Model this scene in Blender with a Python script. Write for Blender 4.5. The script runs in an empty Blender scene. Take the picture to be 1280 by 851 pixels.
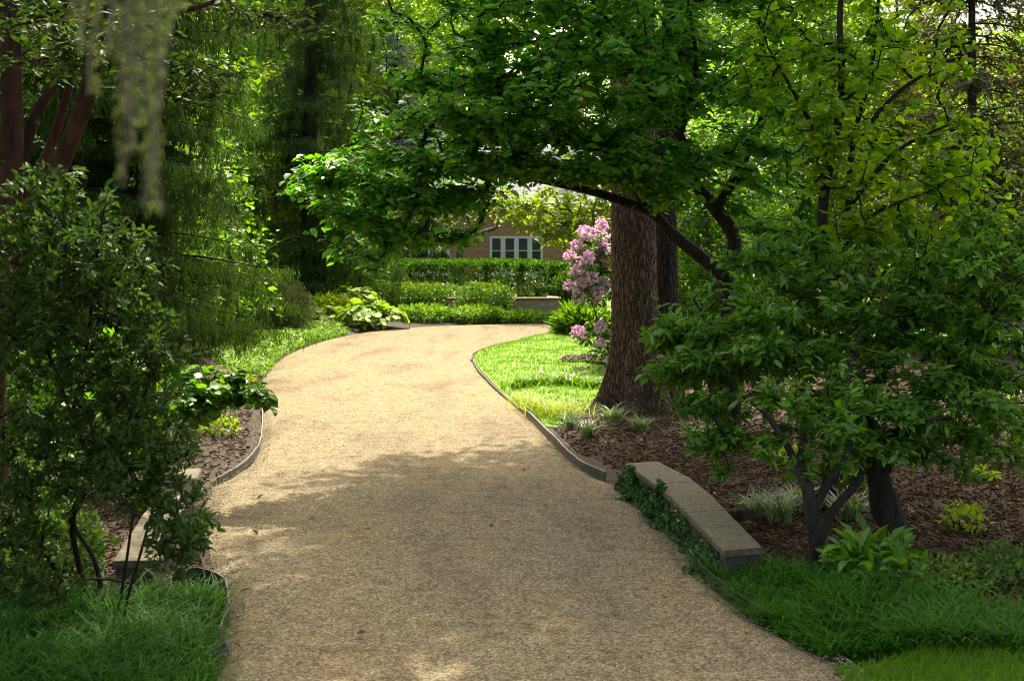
import bpy, math, random
import numpy as np
from mathutils import Vector

# ------------------------------------------------------------------ camera, sky, sun, exposure
scene = bpy.context.scene
COL = scene.collection
F, CX, HY, CH = 1778.0, 640.0, 290.0, 2.0          # focal length in px, centre column, horizon row, eye height

cam_data = bpy.data.cameras.new('camera')
cam_data.lens = 50.0; cam_data.sensor_width = 36.0
cam_data.shift_y = -(425.5 - HY) / 1280.0
cam_data.clip_start = 0.1; cam_data.clip_end = 2000
cam_data.dof.use_dof = True; cam_data.dof.focus_distance = 13.5; cam_data.dof.aperture_fstop = 5.6
cam = bpy.data.objects.new('camera', cam_data); COL.objects.link(cam)
cam.location = (0, 0, CH); cam.rotation_euler = (math.radians(90), 0, 0)
scene.camera = cam

SUN_EL, SUN_AZ = math.radians(50), math.radians(3)  # azimuth clockwise from straight ahead (+y)
world = bpy.data.worlds.new('World'); scene.world = world; world.use_nodes = True
wn = world.node_tree.nodes; wl = world.node_tree.links
bg = wn.get('Background') or wn.new('ShaderNodeBackground')
sky = wn.new('ShaderNodeTexSky'); sky.sky_type = 'NISHITA'; sky.sun_disc = False
sky.sun_elevation = SUN_EL; sky.sun_rotation = SUN_AZ
sky.air_density = 0.9; sky.dust_density = 6.0; sky.ozone_density = 0.3
wl.new(sky.outputs[0], bg.inputs[0]); bg.inputs[1].default_value = 0.15
sun_d = bpy.data.lights.new('sun', 'SUN'); sun_d.energy = 2.8; sun_d.angle = math.radians(0.55); sun_d.color = (1.0, 0.96, 0.88)
sun = bpy.data.objects.new('sun', sun_d); COL.objects.link(sun)
SD = Vector((math.sin(SUN_AZ) * math.cos(SUN_EL), math.cos(SUN_AZ) * math.cos(SUN_EL), math.sin(SUN_EL)))
sun.rotation_euler = SD.to_track_quat('Z', 'Y').to_euler(); sun.location = SD * 60
vs = scene.view_settings
vs.view_transform = 'Standard'; vs.look = 'None'; vs.exposure = 2.08; vs.gamma = 1.0; vs.use_curve_mapping = False
vs.use_white_balance = True; vs.white_balance_temperature = 7400; vs.white_balance_tint = 3   # balanced for open shade
cy = scene.cycles
cy.max_bounces = 8; cy.diffuse_bounces = 4; cy.glossy_bounces = 3; cy.transmission_bounces = 4; cy.transparent_max_bounces = 4
cy.filter_width = 1.05; cy.use_denoising = True; cy.sample_clamp_indirect = 6.0

# ------------------------------------------------------------------ helpers
def P(px, py, d): return np.array([(px - CX) * d / F, d, CH + (HY - py) * d / F])
def G(px, py, z=0.0):
    d = F * (CH - z) / (py - HY)
    return np.array([(px - CX) * d / F, d, z])
def rng_(s): return np.random.default_rng(s)
def unit(a): return a / np.maximum(np.linalg.norm(a, axis=-1, keepdims=True), 1e-9)

def tag(o, label=None, cat=None, group=None, kind=None):
    if label: o['label'] = label
    if cat: o['category'] = cat
    if group: o['group'] = group
    if kind: o['kind'] = kind
    return o
def thing(name, label, cat, loc=(0, 0, 0), group=None):
    o = bpy.data.objects.new(name, None); COL.objects.link(o); o.location = tuple(loc)
    o.empty_display_size = 0.2
    return tag(o, label, cat, group)

class Geo:
    def __init__(s): s.v = []; s.f = []; s.n = 0
    def add(s, V, *faces):
        V = np.asarray(V, float).reshape(-1, 3)
        for f in faces: s.f.append(np.asarray(f, int) + s.n)
        s.v.append(V); s.n += len(V); return s
    def box(s, lo, hi):
        x0, y0, z0 = lo; x1, y1, z1 = hi
        V = [(x0,y0,z0),(x1,y0,z0),(x1,y1,z0),(x0,y1,z0),(x0,y0,z1),(x1,y0,z1),(x1,y1,z1),(x0,y1,z1)]
        return s.add(V, [(0,3,2,1),(4,5,6,7),(0,1,5,4),(1,2,6,5),(2,3,7,6),(3,0,4,7)])
    def build(s, name, mat, parent=None, smooth=False):
        V = np.concatenate(s.v)
        me = bpy.data.meshes.new(name)
        me.vertices.add(len(V)); me.vertices.foreach_set('co', V.astype(np.float32).ravel())
        loops = np.concatenate([f.ravel() for f in s.f])
        cnt = np.concatenate([np.full(len(f), f.shape[1]) for f in s.f])
        st = np.concatenate([[0], np.cumsum(cnt)[:-1]])
        me.loops.add(len(loops)); me.loops.foreach_set('vertex_index', loops.astype(np.int32))
        me.polygons.add(len(cnt)); me.polygons.foreach_set('loop_start', st.astype(np.int32))
        me.polygons.foreach_set('loop_total', cnt.astype(np.int32))
        soft = smooth or name in ('crown', 'foliage', 'leaves', 'needles', 'blades', 'blossom', 'lawn_grass', 'border_grass', 'ground_cover', 'leaf_litter', 'stem', 'twig')
        me.polygons.foreach_set('use_smooth', np.full(len(cnt), soft, bool))
        me.update(calc_edges=True); me.validate()
        me.materials.append(mat)
        o = bpy.data.objects.new(name, me); COL.objects.link(o)
        if parent is not None:
            o.parent = parent
            loc = parent.location
            if loc.length > 0:
                me.transform(__import__('mathutils').Matrix.Translation(-loc))
        return o

# leaf shapes: x across, y along, z normal
def leaf_oval(w=.5, fold=.10, curl=.12):
    V = [(0,0,0),(-.8*w/2,.28,fold),(0,.3,0),(.8*w/2,.28,fold),(-w/2*.92,.62,fold-curl*.3),(0,.64,-curl*.4),(w/2*.92,.62,fold-curl*.3),(0,1,-curl)]
    return np.array(V), [[(0,2,1),(0,3,2),(4,5,7),(5,6,7)], [(1,2,5,4),(2,3,6,5)]]
def leaf_diamond(w=.5, fold=.08):
    return np.array([(0,0,0),(-w/2,.5,fold),(0,1,-.06),(w/2,.5,fold)]), [[(0,2,1),(0,3,2)]]
def leaf_sliver(w=.12):
    return np.array([(-w/2,0,0),(w/2,0,0),(0,1,0)]), [[(0,1,2)]]
def leaf_heart(w=.8):
    V = [(0,0,0),(-.3*w,-.06,.07),(.3*w,-.06,.07),(-.5*w,.3,.12),(0,.33,0),(.5*w,.3,.12),(-.36*w,.66,.04),(0,.66,-.03),(.36*w,.66,.04),(0,1.0,-.16)]
    return np.array(V), [[(0,1,3),(0,5,2),(0,3,4),(0,4,5),(6,7,9),(7,8,9)], [(3,6,7,4),(4,7,8,5)]]

def place(geo, tmpl, pos, dirs, nrm, size, wid=None):
    tv, tf = tmpl
    y = unit(np.asarray(dirs, float)); n = np.asarray(nrm, float)
    z = unit(n - (n * y).sum(-1, keepdims=True) * y); x = np.cross(y, z)
    size = np.broadcast_to(np.asarray(size, float), (len(pos),))
    wv = size if wid is None else np.broadcast_to(np.asarray(wid, float), (len(pos),)) * size
    V = (pos[:, None, :] + x[:, None, :] * (tv[None, :, 0:1] * wv[:, None, None])
         + y[:, None, :] * (tv[None, :, 1:2] * size[:, None, None]) + z[:, None, :] * (tv[None, :, 2:3] * size[:, None, None]))
    k = len(tv); off = np.arange(len(pos)) * k
    faces = [ (np.asarray(f)[None] + off[:, None, None]).reshape(-1, len(f[0])) for f in tf ]
    geo.add(V.reshape(-1, 3), *faces)

def tube(geo, pts, rad, k=6, cap=True, lump=0.0, rg=None):
    pts = np.asarray(pts, float); n = len(pts)
    rad = np.broadcast_to(np.asarray(rad, float), (n,))
    t = np.gradient(pts, axis=0); t = unit(t)
    ref = np.array([1., 0, 0]) if abs(t[0][0]) < .8 else np.array([0, 1., 0])
    u = np.zeros_like(pts); cur = unit(ref - (ref @ t[0]) * t[0])
    for i in range(n):
        cur = unit(cur - (cur @ t[i]) * t[i]); u[i] = cur
    w = np.cross(t, u)
    a = np.arange(k) * 2 * math.pi / k
    R = rad[:, None] * np.ones((1, k))
    if lump and rg is not None: R = R * (1 + lump * rg.standard_normal((n, k)))
    V = pts[:, None] + R[..., None] * (np.cos(a)[None, :, None] * u[:, None] + np.sin(a)[None, :, None] * w[:, None])
    i = np.arange(n - 1)[:, None] * k; j = np.arange(k)[None]; j2 = (j + 1) % k
    q = np.stack([i + j, i + j2, i + k + j2, i + k + j], -1).reshape(-1, 4)
    geo.add(V.reshape(-1, 3), q)

def smooth_path(pts, n=8):
    pts = np.asarray(pts, float); out = []
    p = np.vstack([2 * pts[0] - pts[1], pts, 2 * pts[-1] - pts[-2]])
    for i in range(1, len(p) - 2):
        for t in np.linspace(0, 1, n, endpoint=False):
            a, b, c, d = p[i-1], p[i], p[i+1], p[i+2]
            out.append(.5 * ((2*b) + (c - a)*t + (2*a - 5*b + 4*c - d)*t*t + (3*b - a - 3*c + d)*t**3))
    out.append(pts[-1]); return np.array(out)

def ell(rg, c, r, n, shell=.45):
    v = unit(rg.standard_normal((n, 3))); q = rg.random(n)[:, None] ** shell
    return np.asarray(c) + v * q * np.asarray(r)
def EP(rg, px, py, d, rx, ry, rd, n, shell=.45):    # an ellipsoid given by where it stands in the photo
    return ell(rg, P(px, py, d), (rx * d / F, rd, ry * d / F), n, shell)

class Tree:
    """branches grown from given limbs to targets; twigs carry the leaves"""
    def __init__(s, rg, limbs, targets, step=.22, rtip=.006, power=.44, sag=.10, wob=.05, back=.35):
        s.rg = rg; N = []; par = []; rad = []; s.limbs = limbs
        for pts, rr in limbs:
            pts = np.asarray(pts, float); rr = np.asarray(rr, float) * np.ones(len(pts))
            for i, p in enumerate(pts):
                if i == 0:
                    pr = -1
                    if N:
                        dd = np.linalg.norm(np.array(N) - p, axis=1); k = int(dd.argmin())
                        if dd[k] < .12: pr = k
                else: pr = len(N) - 1
                N.append(p); par.append(pr); rad.append(rr[i])
        s.nlimb = len(N)
        N = list(N); A = np.zeros((200000, 3)); A[:len(N)] = np.array(N); m = len(N)
        d0 = np.min(np.linalg.norm(targets[:, None] - A[None, :m], axis=2), axis=1)
        s.tips = []
        for t in targets[np.argsort(d0)]:
            dv = t - A[:m]; dist = np.linalg.norm(dv, axis=1)
            cost = dist + back * np.maximum(0, -dv[:, 2])
            k = int(cost.argmin()); p0 = A[k]; L = dist[k]
            n = max(2, int(math.ceil(L / step)))
            off = rg.standard_normal(3) * wob * L
            prev = k
            for i in range(1, n + 1):
                f = i / n
                q = p0 + (t - p0) * f + off * math.sin(math.pi * f) + np.array([0, 0, sag * L * math.sin(math.pi * f)])
                if i < n: q = q + rg.standard_normal(3) * .012
                A[m] = q; par.append(prev); rad.append(0); prev = m; m += 1
            s.tips.append(prev)
        s.N = A[:m].copy(); s.par = np.array(par); rad = np.array(rad)
        cnt = np.zeros(m)
        cnt[s.tips] = 1
        for i in range(m - 1, -1, -1):
            if s.par[i] >= 0: cnt[s.par[i]] += cnt[i]
        s.cnt = cnt
        r = rtip * np.maximum(cnt, 1) ** power
        s.r = np.where(rad > 0, rad, r)
        for i in range(s.nlimb, m):           # never thicker than what carries it
            s.r[i] = min(s.r[i], s.r[s.par[i]])
    def wood(s, geo, kmin=5, kmax=10):
        m = len(s.N); kids = [[] for _ in range(m)]
        for i, p in enumerate(s.par):
            if p >= 0: kids[p].append(i)
        stack = [i for i in range(m) if s.par[i] < 0]
        start = [(i, None) for i in stack]
        while start:
            i, p = start.pop(); chain = [] if p is None else [p]
            cur = i
            while True:
                chain.append(cur)
                ks = kids[cur]
                if not ks: break
                nxt = max(ks, key=lambda q: (q < s.nlimb and q == cur + 1, s.cnt[q]))
                for q in ks:
                    if q != nxt: start.append((q, cur))
                cur = nxt
            if len(chain) < 2: continue
            rr = s.r[chain].copy()
            if p is not None: rr[0] = min(rr[0], rr[1] * 1.15)
            tube(geo, s.N[chain], rr, k=kmax if rr.max() > .03 else kmin)
    def twig_points(s, per, span=3, jit=.05):
        """positions and directions along the last nodes of each twig"""
        rg = s.rg; tips = np.array(s.tips); idx = np.repeat(tips, per); up = rg.integers(0, span, len(idx))
        for k in range(span):
            mv = (up > k) & (s.par[idx] >= s.nlimb)
            idx = np.where(mv, s.par[idx], idx)
        pa = s.par[idx]; d = unit(s.N[idx] - s.N[pa]); f = rg.random(len(idx))[:, None]
        pos = s.N[pa] + (s.N[idx] - s.N[pa]) * f + rg.standard_normal((len(idx), 3)) * jit
        return pos, d
    def leaves(s, geo, tmpl, per, size, span=3, jit=.04, flat=.8, droop=.25, along=.5, up=1.0, rnd=.45, szv=.3):
        pos, d = s.twig_points(per, span, jit); rg = s.rg; n = len(pos)
        a = rg.random(n) * 2 * math.pi
        side = np.stack([np.cos(a), np.sin(a), rg.standard_normal(n) * (1 - flat)], -1)
        dirs = unit(d * along + side * (1 - along) * 1.4 + np.array([0, 0, -droop]))
        nrm = np.array([0, 0, up]) + rg.standard_normal((n, 3)) * rnd
        place(geo, tmpl, pos, dirs, nrm, size * (1 + szv * (rg.random(n) * 2 - 1)))

# ------------------------------------------------------------------ materials
def nodes(name):
    m = bpy.data.materials.new(name); m.use_nodes = True; nt = m.node_tree; nt.nodes.clear()
    out = nt.nodes.new('ShaderNodeOutputMaterial'); return m, nt, out
def N_(nt, typ, **kw):
    n = nt.nodes.new(typ)
    for k, v in kw.items():
        if k in n.inputs: n.inputs[k].default_value = v
        else: setattr(n, k, v)
    return n
def ramp(nt, stops, src):
    r = nt.nodes.new('ShaderNodeValToRGB'); e = r.color_ramp.elements
    while len(e) < len(stops): e.new(.5)
    for el, (p, c) in zip(e, stops): el.position = p; el.color = (*c, 1)
    nt.links.new(src, r.inputs[0]); return r.outputs[0]

def leaf_mat(name, c1, c2, trans=.42, rough=.42, spec=.5, tboost=(1.25, 1.35, .55), young=None):
    m, nt, out = nodes(name); L = nt.links
    geo = N_(nt, 'ShaderNodeNewGeometry'); tc = N_(nt, 'ShaderNodeTexCoord')
    nz = N_(nt, 'ShaderNodeTexNoise', Scale=1.3, Detail=2.0); L.new(tc.outputs['Object'], nz.inputs['Vector'])
    ad = N_(nt, 'ShaderNodeMath', operation='MULTIPLY_ADD'); L.new(geo.outputs['Random Per Island'], ad.inputs[0]); ad.inputs[1].default_value = .62
    mu = N_(nt, 'ShaderNodeMath', operation='MULTIPLY'); L.new(nz.outputs[0], mu.inputs[0]); mu.inputs[1].default_value = .4
    L.new(mu.outputs[0], ad.inputs[2])
    st = [(.08, c1), (.80, c2)]
    if young: st.append((.97, young))
    col = ramp(nt, st, ad.outputs[0])
    pr = N_(nt, 'ShaderNodeBsdfPrincipled', Roughness=rough); pr.inputs['Specular IOR Level'].default_value = spec
    L.new(col, pr.inputs['Base Color'])
    mx = N_(nt, 'ShaderNodeMix', data_type='RGBA', blend_type='MULTIPLY'); mx.inputs[0].default_value = 1
    L.new(col, mx.inputs[6]); mx.inputs[7].default_value = (*tboost, 1)
    tr = N_(nt, 'ShaderNodeBsdfTranslucent'); L.new(mx.outputs[2], tr.inputs[0])
    ms = N_(nt, 'ShaderNodeMixShader'); ms.inputs[0].default_value = trans
    L.new(pr.outputs[0], ms.inputs[1]); L.new(tr.outputs[0], ms.inputs[2]); L.new(ms.outputs[0], out.inputs[0])
    return m

def bark_mat(name, c1, c2, scale=(14, 14, 2.2), bump=.5, rough=.9, dist=.03):
    m, nt, out = nodes(name); L = nt.links
    tc = N_(nt, 'ShaderNodeTexCoord'); mp = N_(nt, 'ShaderNodeMapping'); mp.inputs['Scale'].default_value = scale
    L.new(tc.outputs['Object'], mp.inputs[0])
    n1 = N_(nt, 'ShaderNodeTexNoise', Scale=1.0, Detail=6.0, Roughness=.65, Distortion=.6); L.new(mp.outputs[0], n1.inputs['Vector'])
    n2 = N_(nt, 'ShaderNodeTexNoise', Scale=2.0, Detail=3.0); L.new(tc.outputs['Object'], n2.inputs['Vector'])
    ad = N_(nt, 'ShaderNodeMath', operation='MULTIPLY_ADD'); L.new(n1.outputs[0], ad.inputs[0]); ad.inputs[1].default_value = .75
    m2 = N_(nt, 'ShaderNodeMath', operation='MULTIPLY'); L.new(n2.outputs[0], m2.inputs[0]); m2.inputs[1].default_value = .25; L.new(m2.outputs[0], ad.inputs[2])
    col = ramp(nt, [(.38, c1), (.60, c2)], ad.outputs[0])
    pr = N_(nt, 'ShaderNodeBsdfPrincipled', Roughness=rough); pr.inputs['Specular IOR Level'].default_value = .25
    L.new(col, pr.inputs['Base Color'])
    bp = N_(nt, 'ShaderNodeBump', Strength=bump, Distance=dist); L.new(n1.outputs[0], bp.inputs['Height']); L.new(bp.outputs[0], pr.inputs['Normal'])
    L.new(pr.outputs[0], out.inputs[0]); return m

def plain_mat(name, c1, c2, scale=6.0, rough=.8, bump=.2, dist=.01, spec=.3, detail=5.0, lo=.35, hi=.65, island=0.0):
    m, nt, out = nodes(name); L = nt.links
    tc = N_(nt, 'ShaderNodeTexCoord')
    n1 = N_(nt, 'ShaderNodeTexNoise', Scale=scale, Detail=detail, Roughness=.6); L.new(tc.outputs['Object'], n1.inputs['Vector'])
    src = n1.outputs[0]
    if island:
        geo = N_(nt, 'ShaderNodeNewGeometry')
        mx = N_(nt, 'ShaderNodeMix', data_type='FLOAT'); mx.inputs[0].default_value = island
        L.new(n1.outputs[0], mx.inputs[2]); L.new(geo.outputs['Random Per Island'], mx.inputs[3]); src = mx.outputs[0]
    col = ramp(nt, [(lo, c1), (hi, c2)], src)
    pr = N_(nt, 'ShaderNodeBsdfPrincipled', Roughness=rough); pr.inputs['Specular IOR Level'].default_value = spec
    L.new(col, pr.inputs['Base Color'])
    bp = N_(nt, 'ShaderNodeBump', Strength=bump, Distance=dist); L.new(n1.outputs[0], bp.inputs['Height']); L.new(bp.outputs[0], pr.inputs['Normal'])
    L.new(pr.outputs[0], out.inputs[0]); return m

def gravel_mat():
    m, nt, out = nodes('pea_gravel'); L = nt.links
    tc = N_(nt, 'ShaderNodeTexCoord')
    v1 = N_(nt, 'ShaderNodeTexVoronoi', Scale=95.0); L.new(tc.outputs['Object'], v1.inputs['Vector'])
    v2 = N_(nt, 'ShaderNodeTexVoronoi', Scale=38.0); L.new(tc.outputs['Object'], v2.inputs['Vector'])
    sep = N_(nt, 'ShaderNodeSeparateColor'); L.new(v1.outputs['Color'], sep.inputs[0])
    stone = ramp(nt, [(.0, (.062, .046, .027)), (.22, (.137, .106, .063)), (.6, (.205, .151, .080)), (.88, (.26, .217, .147)), (1.0, (.36, .32, .25))], sep.outputs[0])
    # worn tracks and patches of coarser, greyer stone with a shape of their own
    mp = N_(nt, 'ShaderNodeMapping'); mp.inputs['Scale'].default_value = (1.1, .28, 1); L.new(tc.outputs['Object'], mp.inputs[0])
    n1 = N_(nt, 'ShaderNodeTexNoise', Scale=1.4, Detail=5.0, Roughness=.6); L.new(mp.outputs[0], n1.inputs['Vector'])
    n2 = N_(nt, 'ShaderNodeTexNoise', Scale=7.0, Detail=6.0, Roughness=.7); L.new(tc.outputs['Object'], n2.inputs['Vector'])
    patch = ramp(nt, [(.34, (.72, .70, .66)), (.5, (1, 1, 1)), (.66, (1.12, 1.04, .90))], n1.outputs[0])
    fine = ramp(nt, [(.30, (.50, .46, .40)), (.50, (1, 1, 1)), (.72, (1.12, 1.1, 1.06))], n2.outputs[0])
    a = N_(nt, 'ShaderNodeMix', data_type='RGBA', blend_type='MULTIPLY'); a.inputs[0].default_value = 1; L.new(stone, a.inputs[6]); L.new(patch, a.inputs[7])
    b = N_(nt, 'ShaderNodeMix', data_type='RGBA', blend_type='MULTIPLY'); b.inputs[0].default_value = .8; L.new(a.outputs[2], b.inputs[6]); L.new(fine, b.inputs[7])
    pr = N_(nt, 'ShaderNodeBsdfPrincipled', Roughness=.95); pr.inputs['Specular IOR Level'].default_value = .15
    L.new(b.outputs[2], pr.inputs['Base Color'])
    h = N_(nt, 'ShaderNodeMath', operation='ADD'); L.new(v1.outputs['Distance'], h.inputs[0])
    h2 = N_(nt, 'ShaderNodeMath', operation='MULTIPLY'); L.new(v2.outputs['Distance'], h2.inputs[0]); h2.inputs[1].default_value = .7; L.new(h2.outputs[0], h.inputs[1])
    bp = N_(nt, 'ShaderNodeBump', Strength=.75, Distance=.012, invert=True); L.new(h.outputs[0], bp.inputs['Height'])
    n3 = N_(nt, 'ShaderNodeTexNoise', Scale=3.5, Detail=4.0); L.new(tc.outputs['Object'], n3.inputs['Vector'])
    bp2 = N_(nt, 'ShaderNodeBump', Strength=.5, Distance=.05); L.new(n3.outputs[0], bp2.inputs['Height']); L.new(bp.outputs[0], bp2.inputs['Normal'])
    L.new(bp2.outputs[0], pr.inputs['Normal'])
    L.new(pr.outputs[0], out.inputs[0]); return m

def brick_mat(name, c1, c2, mortar, w=.21, h=.072, ms=.012):
    m, nt, out = nodes(name); L = nt.links
    tc = N_(nt, 'ShaderNodeTexCoord'); sp = N_(nt, 'ShaderNodeSeparateXYZ'); L.new(tc.outputs['Object'], sp.inputs[0])
    ad = N_(nt, 'ShaderNodeMath', operation='ADD'); L.new(sp.outputs[0], ad.inputs[0]); L.new(sp.outputs[1], ad.inputs[1])
    cb = N_(nt, 'ShaderNodeCombineXYZ'); L.new(ad.outputs[0], cb.inputs[0]); L.new(sp.outputs[2], cb.inputs[1])
    br = N_(nt, 'ShaderNodeTexBrick', Scale=1.0); br.inputs['Brick Width'].default_value = w; br.inputs['Row Height'].default_value = h
    br.inputs['Mortar Size'].default_value = ms; br.inputs['Color1'].default_value = (*c1, 1); br.inputs['Color2'].default_value = (*c2, 1); br.inputs['Mortar'].default_value = (*mortar, 1)
    L.new(cb.outputs[0], br.inputs['Vector'])
    n = N_(nt, 'ShaderNodeTexNoise', Scale=9.0, Detail=4.0); L.new(tc.outputs['Object'], n.inputs['Vector'])
    mx = N_(nt, 'ShaderNodeMix', data_type='RGBA', blend_type='MULTIPLY'); mx.inputs[0].default_value = .6
    L.new(br.outputs[0], mx.inputs[6]); L.new(ramp(nt, [(.3, (.6, .6, .6)), (.65, (1.1, 1.1, 1.1))], n.outputs[0]), mx.inputs[7])
    pr = N_(nt, 'ShaderNodeBsdfPrincipled', Roughness=.9); L.new(mx.outputs[2], pr.inputs['Base Color'])
    bp = N_(nt, 'ShaderNodeBump', Strength=.5, Distance=.01, invert=True); L.new(br.outputs[1], bp.inputs['Height']); L.new(bp.outputs[0], pr.inputs['Normal'])
    L.new(pr.outputs[0], out.inputs[0]); return m

def glass_mat():
    m, nt, out = nodes('window_glass')
    pr = N_(nt, 'ShaderNodeBsdfPrincipled', Roughness=.05); pr.inputs['Base Color'].default_value = (.03, .04, .05, 1)
    pr.inputs['Specular IOR Level'].default_value = .8
    nt.links.new(pr.outputs[0], out.inputs[0]); return m

M = {}
M['gravel'] = gravel_mat()
M['stone_chip'] = plain_mat('loose_gravel', (.05, .036, .022), (.27, .22, .15), 3, .9, .1, lo=.2, hi=.8, island=.8)
M['mulch'] = plain_mat('bark_mulch', (.010, .005, .0025), (.034, .017, .009), 30, .95, .6, .012)
M['chip'] = plain_mat('mulch_chip', (.017, .0062, .0015), (.120, .049, .013), 4, .8, .3, spec=.15, lo=.1, hi=.9, island=.8)
M['turf'] = plain_mat('turf', (.07, .14, .010), (.14, .24, .016), 8, .95, .6, .02)
M['grass'] = leaf_mat('grass_blade', (.055, .135, .009), (.125, .225, .012), .5, .5, .2)
M['sedge'] = leaf_mat('yellow_sedge', (.18, .25, .020), (.32, .35, .030), .45, .5, .3)
M['liriope'] = leaf_mat('border_grass', (.016, .078, .008), (.056, .160, .014), .40, .6, .1, young=(.12, .22, .02))
M['tuft'] = leaf_mat('striped_grass', (.05, .11, .03), (.20, .27, .12), .35, .4, .5)
M['dogwood'] = leaf_mat('dogwood_leaf', (.040, .150, .020), (.130, .310, .032), .54, .45, .32, young=(.19, .34, .03))
M['evergreen'] = leaf_mat('glossy_leaf', (.036, .112, .013), (.130, .255, .024), .47, .42, .38, young=(.26, .36, .03))  # brightest leaves are young ones, also standing in for sun on the top fringe
M['azalea'] = leaf_mat('azalea_leaf', (.018, .046, .010), (.068, .125, .020), .40, .55, .2, young=(.15, .26, .03))
M['bright'] = leaf_mat('bright_leaf', (.10, .18, .012), (.24, .31, .022), .55, .5, .25)
M['mid'] = leaf_mat('mid_leaf', (.055, .145, .014), (.15, .27, .022), .55, .48, .3, young=(.24, .33, .025))
M['lit'] = leaf_mat('sunny_leaf', (.10, .23, .014), (.25, .37, .022), .60, .48, .3, young=(.30, .40, .025))  # leaf colour brightened to stand in for backlight
M['hedge'] = leaf_mat('hedge_leaf', (.020, .068, .008), (.080, .165, .016), .36, .45, .3, young=(.17, .27, .025))
M['hedge2'] = leaf_mat('azalea_hedge_leaf', (.042, .098, .010), (.125, .215, .022), .38, .45, .3)
M['hosta'] = leaf_mat('hosta_leaf', (.13, .24, .025), (.25, .35, .05), .42, .55, .2)
M['cover'] = leaf_mat('ground_cover_leaf', (.06, .15, .014), (.17, .28, .03), .45, .45, .3)
M['spruce'] = leaf_mat('spruce_needle', (.013, .036, .009), (.055, .100, .015), .36, .6, .15, young=(.13, .18, .022))
M['bluespruce'] = leaf_mat('blue_needle', (.10, .15, .13), (.2, .27, .24), .3, .5, .3)
M['brownconifer'] = leaf_mat('rusty_needle', (.035, .045, .015), (.09, .075, .03), .35, .5, .3)
M['catkin'] = leaf_mat('grey_green_needle', (.045, .068, .025), (.14, .165, .085), .35, .5, .3)
M['yew'] = leaf_mat('yew_needle', (.03, .055, .018), (.10, .12, .045), .3, .5, .3)
M['ivy'] = leaf_mat('ivy_leaf', (.014, .048, .010), (.050, .125, .018), .28, .5, .25)
M['petal'] = leaf_mat('pink_petal', (.50, .22, .42), (.72, .48, .66), .35, .5, .3, tboost=(1.1, .95, 1.0))
def ridged_bark(name, c0, c1, c2):
    m, nt, out = nodes(name); L = nt.links
    tc = N_(nt, 'ShaderNodeTexCoord'); nd = N_(nt, 'ShaderNodeTexNoise', Scale=5.0, Detail=3.0); L.new(tc.outputs['Object'], nd.inputs['Vector'])
    mx = N_(nt, 'ShaderNodeMix', data_type='RGBA', blend_type='LINEAR_LIGHT'); mx.inputs[0].default_value = .035
    L.new(tc.outputs['Object'], mx.inputs[6]); L.new(nd.outputs['Color'], mx.inputs[7])
    mp = N_(nt, 'ShaderNodeMapping'); mp.inputs['Scale'].default_value = (34, 34, 5.5); L.new(mx.outputs[2], mp.inputs[0])
    vo = N_(nt, 'ShaderNodeTexVoronoi', feature='DISTANCE_TO_EDGE', Scale=1.0); L.new(mp.outputs[0], vo.inputs['Vector'])
    fi = N_(nt, 'ShaderNodeTexNoise', Scale=60.0, Detail=5.0); L.new(tc.outputs['Object'], fi.inputs['Vector'])
    h = N_(nt, 'ShaderNodeMath', operation='MULTIPLY_ADD'); L.new(fi.outputs[0], h.inputs[0]); h.inputs[1].default_value = .28; L.new(vo.outputs['Distance'], h.inputs[2])
    col = ramp(nt, [(.12, c0), (.24, c1), (.55, c2)], h.outputs[0])
    pr = N_(nt, 'ShaderNodeBsdfPrincipled', Roughness=.9); pr.inputs['Specular IOR Level'].default_value = .25; L.new(col, pr.inputs['Base Color'])
    bp = N_(nt, 'ShaderNodeBump', Strength=1.0, Distance=.03); L.new(h.outputs[0], bp.inputs['Height']); L.new(bp.outputs[0], pr.inputs['Normal'])
    L.new(pr.outputs[0], out.inputs[0]); return m
M['darkbark2'] = ridged_bark('dark_furrowed_bark', (.006, .004, .003), (.03, .021, .015), (.075, .055, .04))
M['bark'] = ridged_bark('furrowed_bark', (.010, .0055, .0035), (.080, .046, .028), (.215, .135, .086))
M['bark_log'] = bark_mat('furrowed_bark', (.010, .0065, .0045), (.125, .082, .054), (20, 20, 4.5), .9, .95, .05)
M['darkbark'] = bark_mat('dark_bark', (.008, .006, .0045), (.036, .027, .019), (20, 20, 8), .5)
M['redbark'] = bark_mat('rusty_bark', (.018, .007, .004), (.085, .034, .018), (12, 12, 3), .5)
M['greybark'] = bark_mat('grey_bark', (.07, .06, .045), (.19, .16, .12), (14, 14, 4), .4)
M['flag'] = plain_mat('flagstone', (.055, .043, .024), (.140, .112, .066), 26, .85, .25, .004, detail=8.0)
M['fieldstone'] = brick_mat('dry_stone', (.10, .085, .07), (.20, .165, .13), (.02, .018, .015), .22, .055, .012)
M['tanstone'] = plain_mat('tan_coping', (.15, .10, .055), (.25, .17, .095), 12, .85, .3, .006)
M['brick'] = brick_mat('red_brick', (.54, .165, .07), (.66, .25, .115), (.46, .38, .30))
M['tanbrick'] = brick_mat('tan_brick', (.40, .25, .13), (.52, .35, .19), (.30, .25, .18))
M['white'] = plain_mat('white_paint', (.74, .74, .72), (.82, .82, .80), 4, .5, .02)
M['slate'] = brick_mat('slate_roof', (.20, .21, .23), (.28, .29, .31), (.10, .10, .11), .3, .14, .012)
M['glass'] = glass_mat()
M['slate_light'] = brick_mat('pale_shingles', (.44, .45, .46), (.56, .57, .58), (.25, .25, .26), .3, .16, .012)
M['edging'] = plain_mat('grey_edging', (.035, .032, .027), (.105, .097, .08), 14, .55, .3, .006, .5)
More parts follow.
